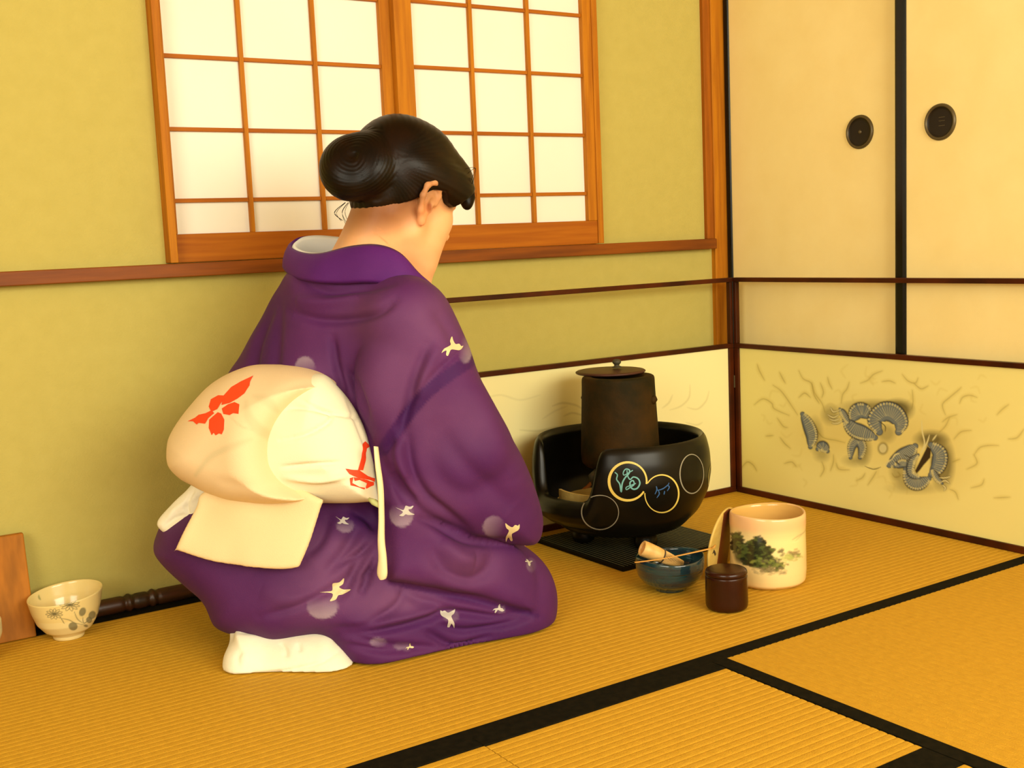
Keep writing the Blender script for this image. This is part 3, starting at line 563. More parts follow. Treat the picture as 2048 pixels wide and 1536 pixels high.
# flowered tea bowl at the left
FB = PX(138, 1273, 2, 0)[:2]
fprof = smoothprof([(.001, .006), (.024, .005), (.0255, 0), (.0285, 0), (.030, .008), (.0355, .0125), (.044, .018), (.056, .035), (.064, .060), (.0695, .086), (.0700, .089), (.0685, .0905), (.066, .088), (.061, .062), (.052, .035), (.035, .022), (.001, .019)], 190)
def fmod(R, Z, T): return R * (1 + .012 * np.cos(2 * T + .5) + .002 * np.cos(7 * T)), Z + np.clip((Z - .02) / .07, 0, 1) * .007 * np.cos(T - math.radians(20))
def fpaint(V):
    p = Paint(V, (.78, .62, .25)); z = V[:, 2]; p.C[:, :] = np.where((np.sin(z[:, None] * 60) > .3), np.array([[.80, .66, .30]]), p.C)
    inside = np.zeros(len(V), bool); rr = np.hypot(V[:, 0] - FB[0], V[:, 1] - FB[1]); inside = ((V[:, 0] - FB[0]) * (EYE[0] - FB[0]) + (V[:, 1] - FB[1]) * (EYE[1] - FB[1])) < 0
    def k(x, y): return (x / 4.655, 1040 + y / 4.655)
    p.m = ~inside & (z > .014); g = (.14, .13, .06)
    for c, R0 in (((650, 790), 95), ((505, 875), 80)):
        for i in range(11):
            a = 2 * math.pi * i / 11 + .2; x1, y1 = c[0] + R0 * math.cos(a), c[1] + .62 * R0 * math.sin(a); w_ = 16; nx, ny = -math.sin(a) * w_, math.cos(a) * w_ * .7
            p.stroke([k(*c), k((c[0] + x1) / 2 + nx, (c[1] + y1) / 2 + ny), k(x1, y1), k((c[0] + x1) / 2 - nx, (c[1] + y1) / 2 - ny), k(*c)], .6, g, .85, .9, False)
        p.ellipse(k(*c), (2.6, 1.9), g, .8, 1)
    for q in ([(560, 915), (640, 930), (700, 960), (780, 975)], [(690, 850), (720, 920), (770, 960)], [(770, 900), (780, 960), (830, 930)], [(560, 900), (590, 950), (600, 965)]): p.stroke([k(*a) for a in q], .8, g, .9, 1)
    for c, r_, ro in (((768, 855), (30, 42), .4), ((858, 885), (32, 40), .5), ((830, 930), (28, 30), 0), ((680, 990), (42, 38), .2), ((905, 900), (14, 30), .2), ((800, 985), (20, 12), .2)): p.ellipse(k(*c), (r_[0] / 4.655, r_[1] / 4.655), (.16, .15, .075), .85, 1.5, ro)
    p.m = inside; p.stroke([k(360, 700), k(365, 725), k(378, 742)], 2, (.16, .2, .05), .7, 2)
    return p.C
fb = lathe('tea_bowl', fprof, M['glaze_paint'], n=300, center=(*FB, 0), mod=fmod, paintf=fpaint); tag(fb, 'cream tea bowl painted with grey chrysanthemums, on the mat by the wall at left', 'tea bowl')
# neighbour bowl cut by the left edge
ob = PX(-62, 1326, 2, 0)[:2]
o2 = lathe('tea_bowl', smoothprof([(.001, .006), (.026, .005), (.030, 0), (.034, .008), (.050, .022), (.062, .05), (.0625, .078), (.060, .079), (.058, .05), (.04, .02), (.001, .015)], 60), material('pale_green_glaze', (.72, .66, .36), .25, coat=.3), n=72, center=(*ob, 0)); tag(o2, 'pale tea bowl cut off by the left edge of the picture', 'tea bowl')
# wooden panel leaning on the wall
tp = PX(47, 1068, 1, .0)
bm = bmesh.new(); th_ = math.atan2(.035, .2); r_ = bmesh.ops.create_cube(bm, size=1)
for v in r_['verts']:
    x_ = -2.22 + (v.co.x + .5) * (2.22 + tp[0]); y_ = (v.co.y + .5) * .014; z_ = (v.co.z + .5) * .206; v.co = (x_, -.036 + y_ * math.cos(th_) + z_ * math.sin(th_), -y_ * math.sin(th_) * 0 + z_ * math.cos(th_) + .001)
bmesh.ops.bevel(bm, geom=bm.edges[:], offset=.0025, segments=2, affect='EDGES', profile=.5)
me = bpy.data.meshes.new('wooden_board'); bm.to_mesh(me); bm.free(); wbd = put('wooden_board', me, M['oldwood']); tag(wbd, 'orange-brown wooden board leaning against the wall behind the cream bowls', 'board')
# ============================================================ THE KNEELING WOMAN (blended solids -> one surface per piece)
class Field:
    """signed field on a grid in the sitter frame: u to the right, d away, v up"""
    def __init__(s, lo, hi, h):
        s.lo = np.array(lo, float); s.h = h; s.n = np.ceil((np.array(hi) - s.lo) / h).astype(int) + 1; s.F = np.full(s.n, 1.0, np.float32)
        s.ax = [s.lo[i] + h * np.arange(s.n[i]) for i in range(3)]
    def sub(s, lo, hi):
        a = np.clip(np.floor((np.array(lo) - s.lo) / s.h).astype(int), 0, s.n); b = np.clip(np.ceil((np.array(hi) - s.lo) / s.h).astype(int) + 1, 0, s.n)
        sl = tuple(slice(a[i], b[i]) for i in range(3)); return sl, s.ax[0][sl[0]][:, None, None], s.ax[1][sl[1]][None, :, None], s.ax[2][sl[2]][None, None, :]
    def mix(s, sl, f, k, mode):
        A = s.F[sl]; f = f.astype(np.float32)
        if mode == 'sub': f = -f; h = np.clip(.5 - .5 * (f - A) / k, 0, 1) if k else (A > f); s.F[sl] = (f * (1 - h) + A * h + k * h * (1 - h)) if k else np.maximum(A, f); return
        if k: h = np.clip(.5 + .5 * (A - f) / k, 0, 1); s.F[sl] = A * (1 - h) + f * h - k * h * (1 - h)
        else: s.F[sl] = np.minimum(A, f)
    def capsule(s, a, b, ra, rb, k=.03, mode='add', sq=(1, 1, 1)):
        a = np.array(a, float); b = np.array(b, float); pad = max(ra, rb) * max(sq) + k + .02; sl, U, D, V = s.sub(np.minimum(a, b) - pad, np.maximum(a, b) + pad)
        e = b - a; q = e @ e + 1e-12; t = np.clip(((U - a[0]) * e[0] + (D - a[1]) * e[1] + (V - a[2]) * e[2]) / q, 0, 1)
        f = np.sqrt(((U - a[0] - t * e[0]) / sq[0]) ** 2 + ((D - a[1] - t * e[1]) / sq[1]) ** 2 + ((V - a[2] - t * e[2]) / sq[2]) ** 2) - (ra + (rb - ra) * t); s.mix(sl, f, k, mode)
    def ell(s, c, r, R=None, k=.03, mode='add', cut=None):
        c = np.array(c, float); r = np.array(r, float); pad = r.max() + k + .02; sl, U, D, V = s.sub(c - pad, c + pad); R = np.eye(3) if R is None else R
        X = [(U - c[0]) * R[0][i] + (D - c[1]) * R[1][i] + (V - c[2]) * R[2][i] for i in range(3)]
        k0 = np.sqrt(sum((X[i] / r[i]) ** 2 for i in range(3))); k1 = np.sqrt(sum((X[i] / r[i] ** 2) ** 2 for i in range(3))) + 1e-9; f = k0 * (k0 - 1) / k1
        if cut is not None: f = np.maximum(f, cut(*X))
        s.mix(sl, f, k, mode)
    def slab(s, poly, T, W, k=.03, mode='add', Td=None, closed=True):
        """a cushion whose outline runs through the given points and whose thickness falls to its rim"""
        P = np.array([L(Q(*q[:3])) for q in poly]); C = catmull(P, 6, True); pad = .03 + k
        lo = C.min(0) - [pad, T + pad, pad]; hi = C.max(0) + [pad, T + pad, pad]; sl, U, D, V = s.sub(lo, hi); U2, V2 = np.broadcast_arrays(U[:, 0, :], V[:, 0, :])
        sd = poly_sdf(U2, V2, C[:, [0, 2]]); wgt = 0; acc = 0
        for c in P[::1]: q = 1 / (((U2 - c[0]) ** 2 + (V2 - c[2]) ** 2) ** 1.0 + .0015); wgt = wgt + q; acc = acc + q * c[1]
        dc = (acc / wgt)[:, None, :]; a = np.maximum((sd + W) / W, 0)[:, None, :]; b = np.abs(D - dc) / T
        f = (np.sqrt(a * a + b * b) - 1) * min(W, T); s.mix(sl, f, k, mode)
    def mesh(s, floor=None):
        F = s.F
        if floor is not None: F = np.maximum(F, (floor - s.ax[2])[None, None, :].astype(np.float32))
        F = F.copy(); F[0] = F[-1] = 1; F[:, 0] = F[:, -1] = 1; F[:, :, 0] = F[:, :, -1] = 1
        S_ = F < 0; n = F.shape; c = np.zeros([i - 1 for i in n], np.uint8)
        for dx in (0, 1):
            for dy in (0, 1):
                for dz in (0, 1): c += S_[dx:n[0] - 1 + dx, dy:n[1] - 1 + dy, dz:n[2] - 1 + dz]
        act = np.argwhere((c > 0) & (c < 8)); idx = np.full(c.shape, -1, np.int32); idx[tuple(act.T)] = np.arange(len(act)); P = np.zeros((len(act), 3)); cnt = np.zeros(len(act))
        cor = [(x, y, z) for x in (0, 1) for y in (0, 1) for z in (0, 1)]; vals = {q: F[act[:, 0] + q[0], act[:, 1] + q[1], act[:, 2] + q[2]] for q in cor}
        for q in cor:
            for a in range(3):
                if q[a]: continue
                r = list(q); r[a] = 1; r = tuple(r); x, y = vals[q], vals[r]; m = (x < 0) != (y < 0); t = np.where(m, x / (x - y + 1e-12), 0); p = np.array(q, float)[None, :].repeat(len(act), 0); p[:, a] += t; P[m] += p[m]; cnt[m] += 1
        P = (P / cnt[:, None] + act) * s.h + s.lo; faces = []
        for a in range(3):
            b, d = (a + 1) % 3, (a + 2) % 3; lo = [slice(None)] * 3; hi = [slice(None)] * 3; lo[a] = slice(0, -1); hi[a] = slice(1, None); e = S_[tuple(lo)] != S_[tuple(hi)]
            sl = [slice(1, -1)] * 3; sl[a] = slice(None); pts = np.argwhere(e[tuple(sl)]); off = np.array([1, 1, 1]); off[a] = 0; pts = pts + off
            ins = S_[tuple(pts.T)]; q = []
            for sb, sd_ in ((0, 0), (-1, 0), (-1, -1), (0, -1)): t = pts.copy(); t[:, b] += sb; t[:, d] += sd_; q.append(idx[tuple(t.T)])
            q = np.stack(q, 1); q[~ins] = q[~ins][:, ::-1]; faces.append(q)
        Fc = np.concatenate(faces); Fc = Fc[(Fc >= 0).all(1)]; return P, Fc
def vnormals(V, F):
    a = V[F[:, 1]] - V[F[:, 0]]; b = V[F[:, 3]] - V[F[:, 0]]; n = np.cross(a, b); N = np.zeros_like(V)
    for i in range(4): np.add.at(N, F[:, i], n)
    return N / (np.linalg.norm(N, axis=1)[:, None] + 1e-12)
def smooth_mesh(V, F, it=3, lam=.5):
    E = np.concatenate([F[:, [i, (i + 1) % 4]] for i in range(4)]); cnt = np.bincount(E.ravel(), minlength=len(V)).astype(float)[:, None]
    for _ in range(it):
        A = np.zeros_like(V)
        for k in range(3): A[:, k] = np.bincount(E[:, 0], V[E[:, 1], k], len(V)) + np.bincount(E[:, 1], V[E[:, 0], k], len(V))
        V = V + lam * (A / np.maximum(cnt, 1) - V)
    return V
def front_mask(V, N): return ((EYE - V) * N).sum(1) > 0
def folds(V, N, lst, side=True):
    """cloth creases: grooves (-) and ridges (+) pressed along lines drawn over the cloth"""
    X, Y = project(V); f = np.clip(((EYE - V) / np.linalg.norm(EYE - V, axis=1)[:, None] * N).sum(1) * 3, 0, 1); D = np.zeros(len(V))
    for path, w, amp in lst:
        P = catmull(path, 6) if len(path) > 2 else np.array(path, float); pad = 3 * w
        I = np.where((f > 0) & (X > P[:, 0].min() - pad) & (X < P[:, 0].max() + pad) & (Y > P[:, 1].min() - pad) & (Y < P[:, 1].max() + pad))[0]
        if len(I): d, t = seg_dist(X[I], Y[I], P); D[I] += amp * np.exp(-(d / w) ** 2) * np.sin(np.pi * np.clip(t, .03, .97)) ** .6
    return V + N * (D * f)[:, None]

woman = empty('person', None, 'woman in a purple kimono and cream obi kneeling with bowed head before the brazier', 'person')

# ---- body: head, neck, torso, arms and hands as one surface
psi, tlt = math.radians(43), math.radians(25); HO = L(Q(813, 401, .02)); Uu, Dd, Vv = np.eye(3)
hf0 = np.array([math.cos(psi), math.sin(psi), 0]); hl = np.array([-math.sin(psi), math.cos(psi), 0]); hfv = hf0 * math.cos(tlt) - Vv * math.sin(tlt); hu = np.cross(hfv, hl)
HR = np.stack([hfv, hl, hu], 1)
def H(x, y, z): return HO + hfv * x + hl * y + hu * z
Bf = Field((-.62, -.34, .05), (.02, .40, 1.06), .0031)
def rebase(f):  # u origin
    pass
c0 = L(Q(700, 700, 0)); Bf = Field((c0[0] - .20, -.28, .12), (c0[0] + .42, .36, 1.0), .0032)
# skull and face
Bf.ell(H(-.012, 0, .032), (.098, .076, .094), HR, .02); Bf.ell(H(.038, 0, -.030), (.058, .060, .085), HR, .03); Bf.ell(H(.062, 0, -.088), (.030, .032, .026), HR, .035)
Bf.capsule(H(.0, .045, -.065), H(.055, .022, -.098), .022, .018, .03); Bf.capsule(H(.0, -.045, -.065), H(.055, -.022, -.098), .022, .018, .03)
for s in (1, -1): Bf.capsule(H(.052, .036 * s, -.022), H(.050, .034 * s, -.062), .030, .027, .02)
Bf.capsule(H(.086, 0, .012), H(.108, 0, -.026), .008, .0105, .012); Bf.ell(H(.098, .009, -.03), (.009, .008, .007), HR, .008); Bf.ell(H(.098, -.009, -.03), (.009, .008, .007), HR, .008)
Bf.capsule(H(.080, .018, .022), H(.074, .045, .018), .007, .006, .012); Bf.capsule(H(.080, -.018, .022), H(.074, -.045, .018), .007, .006, .012)
for s in (1, -1): Bf.ell(H(.083, .030 * s, .004), (.014, .017, .012), HR, .012, 'sub'); Bf.ell(H(.072, .030 * s, .003), (.0125, .0145, .0115), HR, .005)
Bf.capsule(H(.090, .017, -.060), H(.090, -.017, -.060), .005, .005, .006); Bf.capsule(H(.088, .014, -.069), H(.088, -.014, -.069), .006, .006, .006); Bf.capsule(H(.098, .02, -.0645), H(.098, -.02, -.0645), .0028, .0028, .003, 'sub')
# ears
for s in (1, -1):
    ex = lambda x, z, o=.0: H(x * 1.35 - .001, s * (.073 + o * 1.3), z * 1.1 - .013)
    pts = [(-.004, -.034, -.001), (-.014, -.018, .006), (-.022, .004, .013), (-.021, .022, .015), (-.010, .033, .013), (.004, .032, .008), (.010, .020, .003), (.010, .006, .0)]
    Bf.ell(ex(-.006, .002, .002), (.017, .009, .030), HR, .008)
    for (x0, z0, o0), (x1, z1, o1) in zip(pts[:-1], pts[1:]): Bf.capsule(ex(x0, z0, o0), ex(x1, z1, o1), .0052, .0052, .006)
    Bf.ell(ex(-.003, -.030, .002), (.008, .006, .010), HR, .006)
    Bf.ell(ex(.0, .0, .010), (.0085, .009, .013), HR, .004, 'sub'); Bf.ell(ex(-.009, .016, .013), (.006, .006, .012), HR, .004, 'sub')
# neck and shoulders
nb = L(Q(745, 560, .0)); Bf.capsule(H(-.038, 0, -.045), nb, .052, .060, .03); Bf.capsule(H(.02, 0, -.06), L(Q(815, 580, .035)), .040, .045, .035)
Bf.capsule(H(-.055, -.02, -.05), L(Q(700, 560, -.03)), .028, .045, .03); Bf.capsule(H(-.055, .02, -.05), L(Q(690, 550, .05)), .028, .045, .03)
shR, shL = L(Q(815, 640, -.12)), L(Q(625, 625, .14)); Bf.capsule(nb + [.01, .01, -.06], shR, .045, .04, .03); Bf.capsule(nb + [.01, .01, -.06], shL, .045, .04, .03)
hip = L(Q(640, 1040, 0)); Bf.capsule(nb + [.03, .01, -.12], hip, .055, .07, .05, sq=(1, 1.2, 1))
elR, elL = L(Q(925, 900, -.12)), L(Q(740, 880, .24)); haR, haL = L(Q(985, 1010, .05)), L(Q(950, 1000, .17))
for sh, el, ha in ((shR, elR, haR), (shL, elL, haL)): Bf.capsule(sh, el, .044, .036, .03); Bf.capsule(el, ha, .036, .024, .02)
def hand(ha, el, s):
    f = (ha - el) / np.linalg.norm(ha - el); f = f * .9 + np.array([.1, .0, -.25]); f /= np.linalg.norm(f); sd = np.cross(f, Vv); sd /= np.linalg.norm(sd); up = np.cross(sd, f)
    pm = ha + f * .045; Bf.capsule(ha, pm, .022, .026, .012); Bf.ell(pm, (.042, .038, .013), np.stack([f, sd, up], 1), .012)
    for i, (o, ln) in enumerate(((-.030, .058), (-.010, .070), (.010, .076), (.029, .068))):
        b = pm + f * .034 + sd * o; m = b + f * ln * .5 - up * .004; e = m + f * ln * .42 - up * .018; Bf.capsule(b - f * .01, m, .0092, .0082, .004); Bf.capsule(m, e, .0082, .0068, .003)
    t0 = ha + f * .022 + sd * s * .024; t1 = t0 + f * .030 + sd * s * .020 - up * .006; t2 = t1 + f * .028 + sd * s * .004 - up * .008; Bf.capsule(t0, t1, .0125, .0105, .008); Bf.capsule(t1, t2, .0100, .0080, .003)
hand(haR, elR, -1); hand(haL, elL, 1)
V, F = Bf.mesh(); V = smooth_mesh(V, F, 1, .4); body_V = Wd(V)
Nb_ = vnormals(body_V, F); p = Paint(body_V, (.88, .48, .235)); p.m = front_mask(body_V, Nb_)
p.ellipse((795, 412), (105, 34), (.22, .08, .022), .9, 55, rot=-.42); p.ellipse((740, 424), (62, 30), (.22, .08, .022), .85, 44); p.ellipse((858, 415), (6, 10), (.25, .06, .02), .9, 4); p.ellipse((848, 442), (12, 30), (.80, .30, .12), .5, 16); p.ellipse((900, 410), (14, 12), (.2, .08, .03), .7, 12)  # nape stubble; the small dark spot paints shade inside the ear
p.stroke([(742, 462), (765, 478), (782, 495)], 1.2, (.6, .27, .11), .7, 2); p.stroke([(755, 455), (775, 468)], 1.0, (.6, .27, .11), .5, 2)
body_o = arrays('body', body_V, F, M['skin'], woman, True, paint=p.C); body_o['label'] = 'bowed head, ear, nape and neck of the woman'
# lips, eyelashes
def hp(x, y, z): return Wd(H(x, y, z)[None])[0]
tube('lips', [hp(.0925, y, -.0645 - abs(y) * .12) for y in np.linspace(-.02, .02, 9)], [.001, .003, .0045, .005, .0045, .005, .0045, .003, .001], M['lip'], woman, n=8)
for s in (1, -1):
    tube('eyelashes', [hp(.0845 - 2.6 * (abs(y) - .03) ** 2 * 10, s * y, -.003 - (y - .03) * .12) for y in (.016, .022, .030, .038, .045)], .0013, M['hair'], woman, n=6)
    tube('eyebrow', [hp(.087 - (y - .02) * .35, s * y, .027 - (y - .03) ** 2 * 8) for y in (.015, .022, .030, .040, .048)], [.0012, .0022, .0022, .0018, .0008], M['hair'], woman, n=6)

# ---- hair: swept cap, side wings, front curl and rolled bun
Hf = Field(HO + [-.26, -.19, -.13], HO + [.18, .17, .20], .0026)
Hf.ell(H(-.010, 0, .040), (.110, .088, .112), HR, .0); Hf.ell(H(.070, 0, .075), (.048, .066, .040), HR, .03); Hf.ell(H(-.060, 0, .045), (.075, .075, .090), HR, .03)
for s in (1, -1): Hf.ell(H(.050, .060 * s, .040), (.055, .030, .038), HR, .02); Hf.ell(H(.0, .070 * s, .042), (.070, .026, .030), HR, .02)
# keep face, ears and neck clear: cut below the hairline profile
sl, U, D, Vz = Hf.sub(Hf.lo, Hf.lo + Hf.h * Hf.n); X = [(U - HO[0]) * HR[0][i] + (D - HO[1]) * HR[1][i] + (Vz - HO[2]) * HR[2][i] for i in range(3)]
hx = np.array([-.20, -.105, -.085, -.060, -.035, -.010, .015, .035, .055, .075, .092, .15]); hz = np.array([-.10, -.070, -.060, -.040, -.020, .012, .020, .006, .006, .036, .058, .07])
zl = np.interp(X[0] + 0 * X[2], hx, hz); Hf.F = np.maximum(Hf.F, ((zl - X[2]) * .7).astype(np.float32))
# nape: close-cropped growth under the bun
Hf.ell(H(-.072, 0, -.030), (.032, .054, .040), HR, .016)
# bun: thick roll around a dimple
bc_ = H(-.124, -.004, .010); ba_ = -hfv * .80 - hl * .58 + hu * .12; ba_ /= np.linalg.norm(ba_); e1 = np.cross(ba_, Vv); e1 /= np.linalg.norm(e1); e2 = np.cross(e1, ba_)
ring_ = [bc_ + .030 * (e1 * math.cos(t) + e2 * math.sin(t) * 1.15) for t in np.linspace(0, 2 * math.pi, 25)]
for i in range(24): r_ = .031 + .0065 * math.cos(2 * (i / 24 * 2 * math.pi) + .5); Hf.capsule(ring_[i], ring_[i + 1], r_, r_, .012)
Hf.capsule(H(-.09, 0, .03), bc_, .045, .035, .02); Hf.capsule(bc_ + ba_ * .045, bc_ + ba_ * .075, .006, .012, .010, 'sub')
for s in (-1,):  # loose lock curling in front of the temple
    lk = [H(.085, -.040, .060), H(.100, -.046, .045), H(.102, -.050, .034)]
    for a, b in zip(lk[:-1], lk[1:]): Hf.capsule(a, b, .013, .0095, .014)
V, F = Hf.mesh(); V = smooth_mesh(V, F, 2, .5); N = vnormals(V, F)
hloc = (V - HO) @ HR; dist_b = np.linalg.norm(V - bc_, axis=1); nb_ = (dist_b < .078)
ang = np.arctan2(hloc[:, 2] - .02, hloc[:, 0] + .13); comb = np.sin(ang * 90 + 3 * np.sin(hloc[:, 1] * 60)) * .00022
rb = V - bc_; pb = rb - (rb @ ba_)[:, None] * ba_; qb = np.arctan2(rb @ ba_, np.linalg.norm(pb, axis=1) - .034); comb = np.where(nb_, np.sin(qb * 34 + 2.5 * np.arctan2(pb @ e2, pb @ e1)) * .00035, comb)
V = V + N * comb[:, None]
hair = arrays('hair', Wd(V), F, M['hair'], woman, True); hair['label'] = 'black hair swept up and rolled into a bun at the back'
Vw = Wd(V); r4 = np.random.default_rng(11)
for k in range(10):      # stray hairs
    if k < 6: q_ = r4.uniform(0, 10); a = Q(690 + q_, 405, .0); b = Q(670 + q_ * 2.4 + r4.uniform(-3, 3), 425, -.005); c = Q(678 + q_ * 3 + r4.uniform(-8, 6), 440 + q_ * 1.6, .0)
    else: a = Q(925 + r4.uniform(-10, 8), 345 + r4.uniform(-15, 25), .03); b = Q(950 + r4.uniform(-10, 2), 345 + r4.uniform(-15, 20), .02); c = Q(938 + r4.uniform(-6, 8), 385 + r4.uniform(-12, 8), .03)
    tube('stray_hair', catmull([a, b, c], 6), .00045, M['hair'], hair, n=4)

# ---- kimono
Kf = Field(L(Q(300, 1180, 0)) * [1, 0, 0] + [-.02, -.30, -.01], [L(Q(1100, 700, .1))[0] + .06, .46, .74], .0040)
# trunk
Kf.slab([(592, 535, .03), (560, 575, .08), (527, 636, .11), (488, 706, .13), (452, 772, .13), (440, 900, .10), (455, 1010, .08), (600, 1030, 0), (760, 1010, -.06), (880, 900, -.10), (935, 800, -.10), (930, 700, -.10), (897, 630, -.09), (850, 575, -.05), (800, 540, -.02), (700, 530, .02)], .115, .10, .02)
Kf.capsule(L(Q(700, 585, .03)), L(Q(620, 900, .0)), .085, .12, .04, sq=(1, 1.15, 1)); Kf.capsule(nb + [0, 0, -.05], shR, .070, .062, .05); Kf.capsule(nb + [0, 0, -.05], shL, .070, .060, .05)
# seat, thighs and knees
Kf.slab([(328, 1050, .05), (322, 1086, .04), (348, 1122, .03), (395, 1160, .02), (418, 1190, -.01), (438, 1234, -.03), (470, 1256, -.05), (520, 1266, -.07), (570, 1274, -.08), (625, 1266, -.10), (655, 1266, -.10), (683, 1300, -.10), (712, 1345, -.09), (760, 1420, -.05), (900, 1420, .02), (1010, 1390, .06), (1066, 1320, .09), (1083, 1240, .10), (1080, 1170, .10), (1062, 1110, .10), (1000, 1060, .08), (880, 1010, .03), (760, 985, .0), (600, 960, .0), (450, 960, .03), (360, 1000, .06)], .165, .11, .03)
kR, kL = L(Q(1015, 1195, .0)), L(Q(985, 1130, .25)); Kf.capsule(hip + [.02, -.06, -.05], kR, .115, .095, .05); Kf.capsule(hip + [.02, .10, -.05], kL, .11, .07, .05)
Kf.capsule(L(Q(600, 1230, -.06)), kR + [0, 0, -.04], .07, .07, .05); Kf.capsule(L(Q(560, 1180, .12)), kL + [0, 0, -.03], .07, .07, .05)
# left arm sleeve (far side)
Kf.capsule(shL, elL, .075, .085, .03); Kf.capsule(elL, haL - [.03, 0, -.01], .080, .075, .03)
# right arm and sleeve
Kf.capsule(shR, elR, .072, .085, .03); Kf.capsule(elR, haR - [.02, .0, -.01], .080, .055, .03)
Kf.slab([(800, 600, -.12), (850, 590, -.10), (898, 622, -.12), (936, 690, -.14), (958, 758, -.15), (1000, 838, -.14), (1050, 926, -.10), (1078, 1000, -.06), (1086, 1046, -.03), (1070, 1080, -.02), (1010, 1081, -.05), (950, 1074, -.09), (905, 1056, -.12), (860, 1035, -.14), (810, 1010, -.15), (765, 960, -.15), (742, 872, -.14), (712, 800, -.13), (720, 700, -.12)], .075, .075, .006)
# hanging sleeve bag over the lap
Kf.slab([(757, 915, -.165), (762, 1030, -.17), (770, 1158, -.18), (830, 1172, -.175), (900, 1186, -.16), (1000, 1212, -.11), (1072, 1232, -.05), (1081, 1180, -.03), (1060, 1118, -.02), (1020, 1080, -.04), (900, 1040, -.12), (830, 960, -.15)], .045, .05, .004)
V, F = Kf.mesh(floor=.004); V = smooth_mesh(V, F, 3, .5); Wv = Wd(V); N = vnormals(Wv, F)
FOLDS = [
 ([(580, 625), (640, 640), (700, 640), (755, 625), (790, 600)], 10, -.011), ([(590, 600), (650, 605), (720, 590)], 12, .006), ([(545, 610), (512, 690), (505, 760)], 9, -.010), ([(560, 600), (552, 700), (548, 760)], 10, -.005),
 ([(665, 675), (672, 730), (690, 790)], 8, -.010), ([(695, 740), (712, 780), (735, 840)], 8, -.012), ([(855, 690), (828, 760), (812, 830), (790, 880), (765, 905)], 10, -.011), ([(878, 690), (850, 750), (838, 800)], 12, .005),
 ([(815, 860), (822, 930), (850, 990), (895, 1030), (935, 1062)], 11, -.012), ([(790, 850), (800, 920), (815, 960)], 10, .006), ([(785, 940), (805, 985), (830, 1010)], 12, -.008), ([(940, 690), (900, 720), (850, 770), (805, 830), (775, 885)], 5, -.003),
 ([(880, 860), (930, 930), (990, 985), (1030, 1020)], 22, -.006), ([(960, 760), (985, 860), (1030, 960)], 26, .005), ([(832, 1035), (870, 1048), (925, 1078), (980, 1086), (1030, 1082)], 9, -.009),
 ([(860, 1090), (890, 1140), (940, 1160), (975, 1140), (985, 1105)], 14, -.009), ([(880, 1080), (920, 1115), (950, 1120)], 18, .008), ([(775, 1166), (850, 1184), (940, 1200), (1020, 1222), (1076, 1234)], 9, -.009),
 ([(800, 1180), (840, 1200), (900, 1215)], 12, -.007), ([(720, 1050), (690, 1100), (650, 1150)], 12, -.007), ([(745, 1080), (715, 1130), (690, 1180), (660, 1200)], 10, -.008), ([(755, 1110), (735, 1160), (720, 1190)], 8, -.008), ([(660, 1030), (640, 1080), (610, 1110)], 12, -.006), ([(700, 1020), (735, 1035), (752, 1060)], 9, -.007),
 ([(520, 1235), (600, 1210), (660, 1180), (700, 1150)], 9, -.006), ([(660, 1260), (730, 1250), (790, 1215), (810, 1180)], 9, -.006), ([(670, 1272), (760, 1262), (850, 1240), (900, 1225), (1000, 1235), (1070, 1225)], 8, -.011), ([(700, 1250), (800, 1238), (880, 1215)], 10, .006),
 ([(850, 1262), (900, 1290), (950, 1296)], 8, -.009), ([(880, 1250), (930, 1262), (1010, 1250), (1060, 1235)], 7, -.009), ([(690, 1290), (760, 1302), (830, 1300)], 7, -.006), ([(700, 1276), (780, 1290), (880, 1296)], 8, -.006), ([(900, 1305), (935, 1290), (990, 1270)], 8, -.005),
 ([(740, 1085), (700, 1125)], 5, -.006), ([(748, 1130), (722, 1160)], 5, -.006), ([(718, 1100), (680, 1130)], 5, -.005), ([(600, 560), (660, 585), (730, 575), (800, 560)], 10, -.006),
 ([(520, 1180), (580, 1200), (650, 1190)], 20, .004), ([(870, 620), (900, 660), (915, 700)], 14, -.004)]
Wv = folds(Wv, N, [(p_, w_, a_ * (1.7 if abs(a_) < .0085 else 1.25)) for p_, w_, a_ in FOLDS]); N = vnormals(Wv, F); fm = front_mask(Wv, N)
p = Paint(Wv, (.092, .020, .105)); p.m = np.ones(len(Wv), bool)
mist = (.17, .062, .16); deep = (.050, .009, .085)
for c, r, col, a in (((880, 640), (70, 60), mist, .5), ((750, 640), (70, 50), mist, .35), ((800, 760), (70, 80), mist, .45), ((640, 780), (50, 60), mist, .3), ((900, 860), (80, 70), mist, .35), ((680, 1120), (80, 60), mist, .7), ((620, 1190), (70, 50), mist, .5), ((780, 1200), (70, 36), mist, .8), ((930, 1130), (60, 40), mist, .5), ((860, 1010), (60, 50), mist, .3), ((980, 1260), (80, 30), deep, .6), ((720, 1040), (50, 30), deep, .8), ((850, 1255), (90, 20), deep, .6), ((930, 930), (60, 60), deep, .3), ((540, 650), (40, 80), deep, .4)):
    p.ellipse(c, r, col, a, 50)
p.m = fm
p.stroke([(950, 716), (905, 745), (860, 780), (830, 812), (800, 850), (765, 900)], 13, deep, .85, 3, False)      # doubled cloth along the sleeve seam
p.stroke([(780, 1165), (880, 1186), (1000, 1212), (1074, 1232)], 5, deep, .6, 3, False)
moon = (.42, .34, .40)
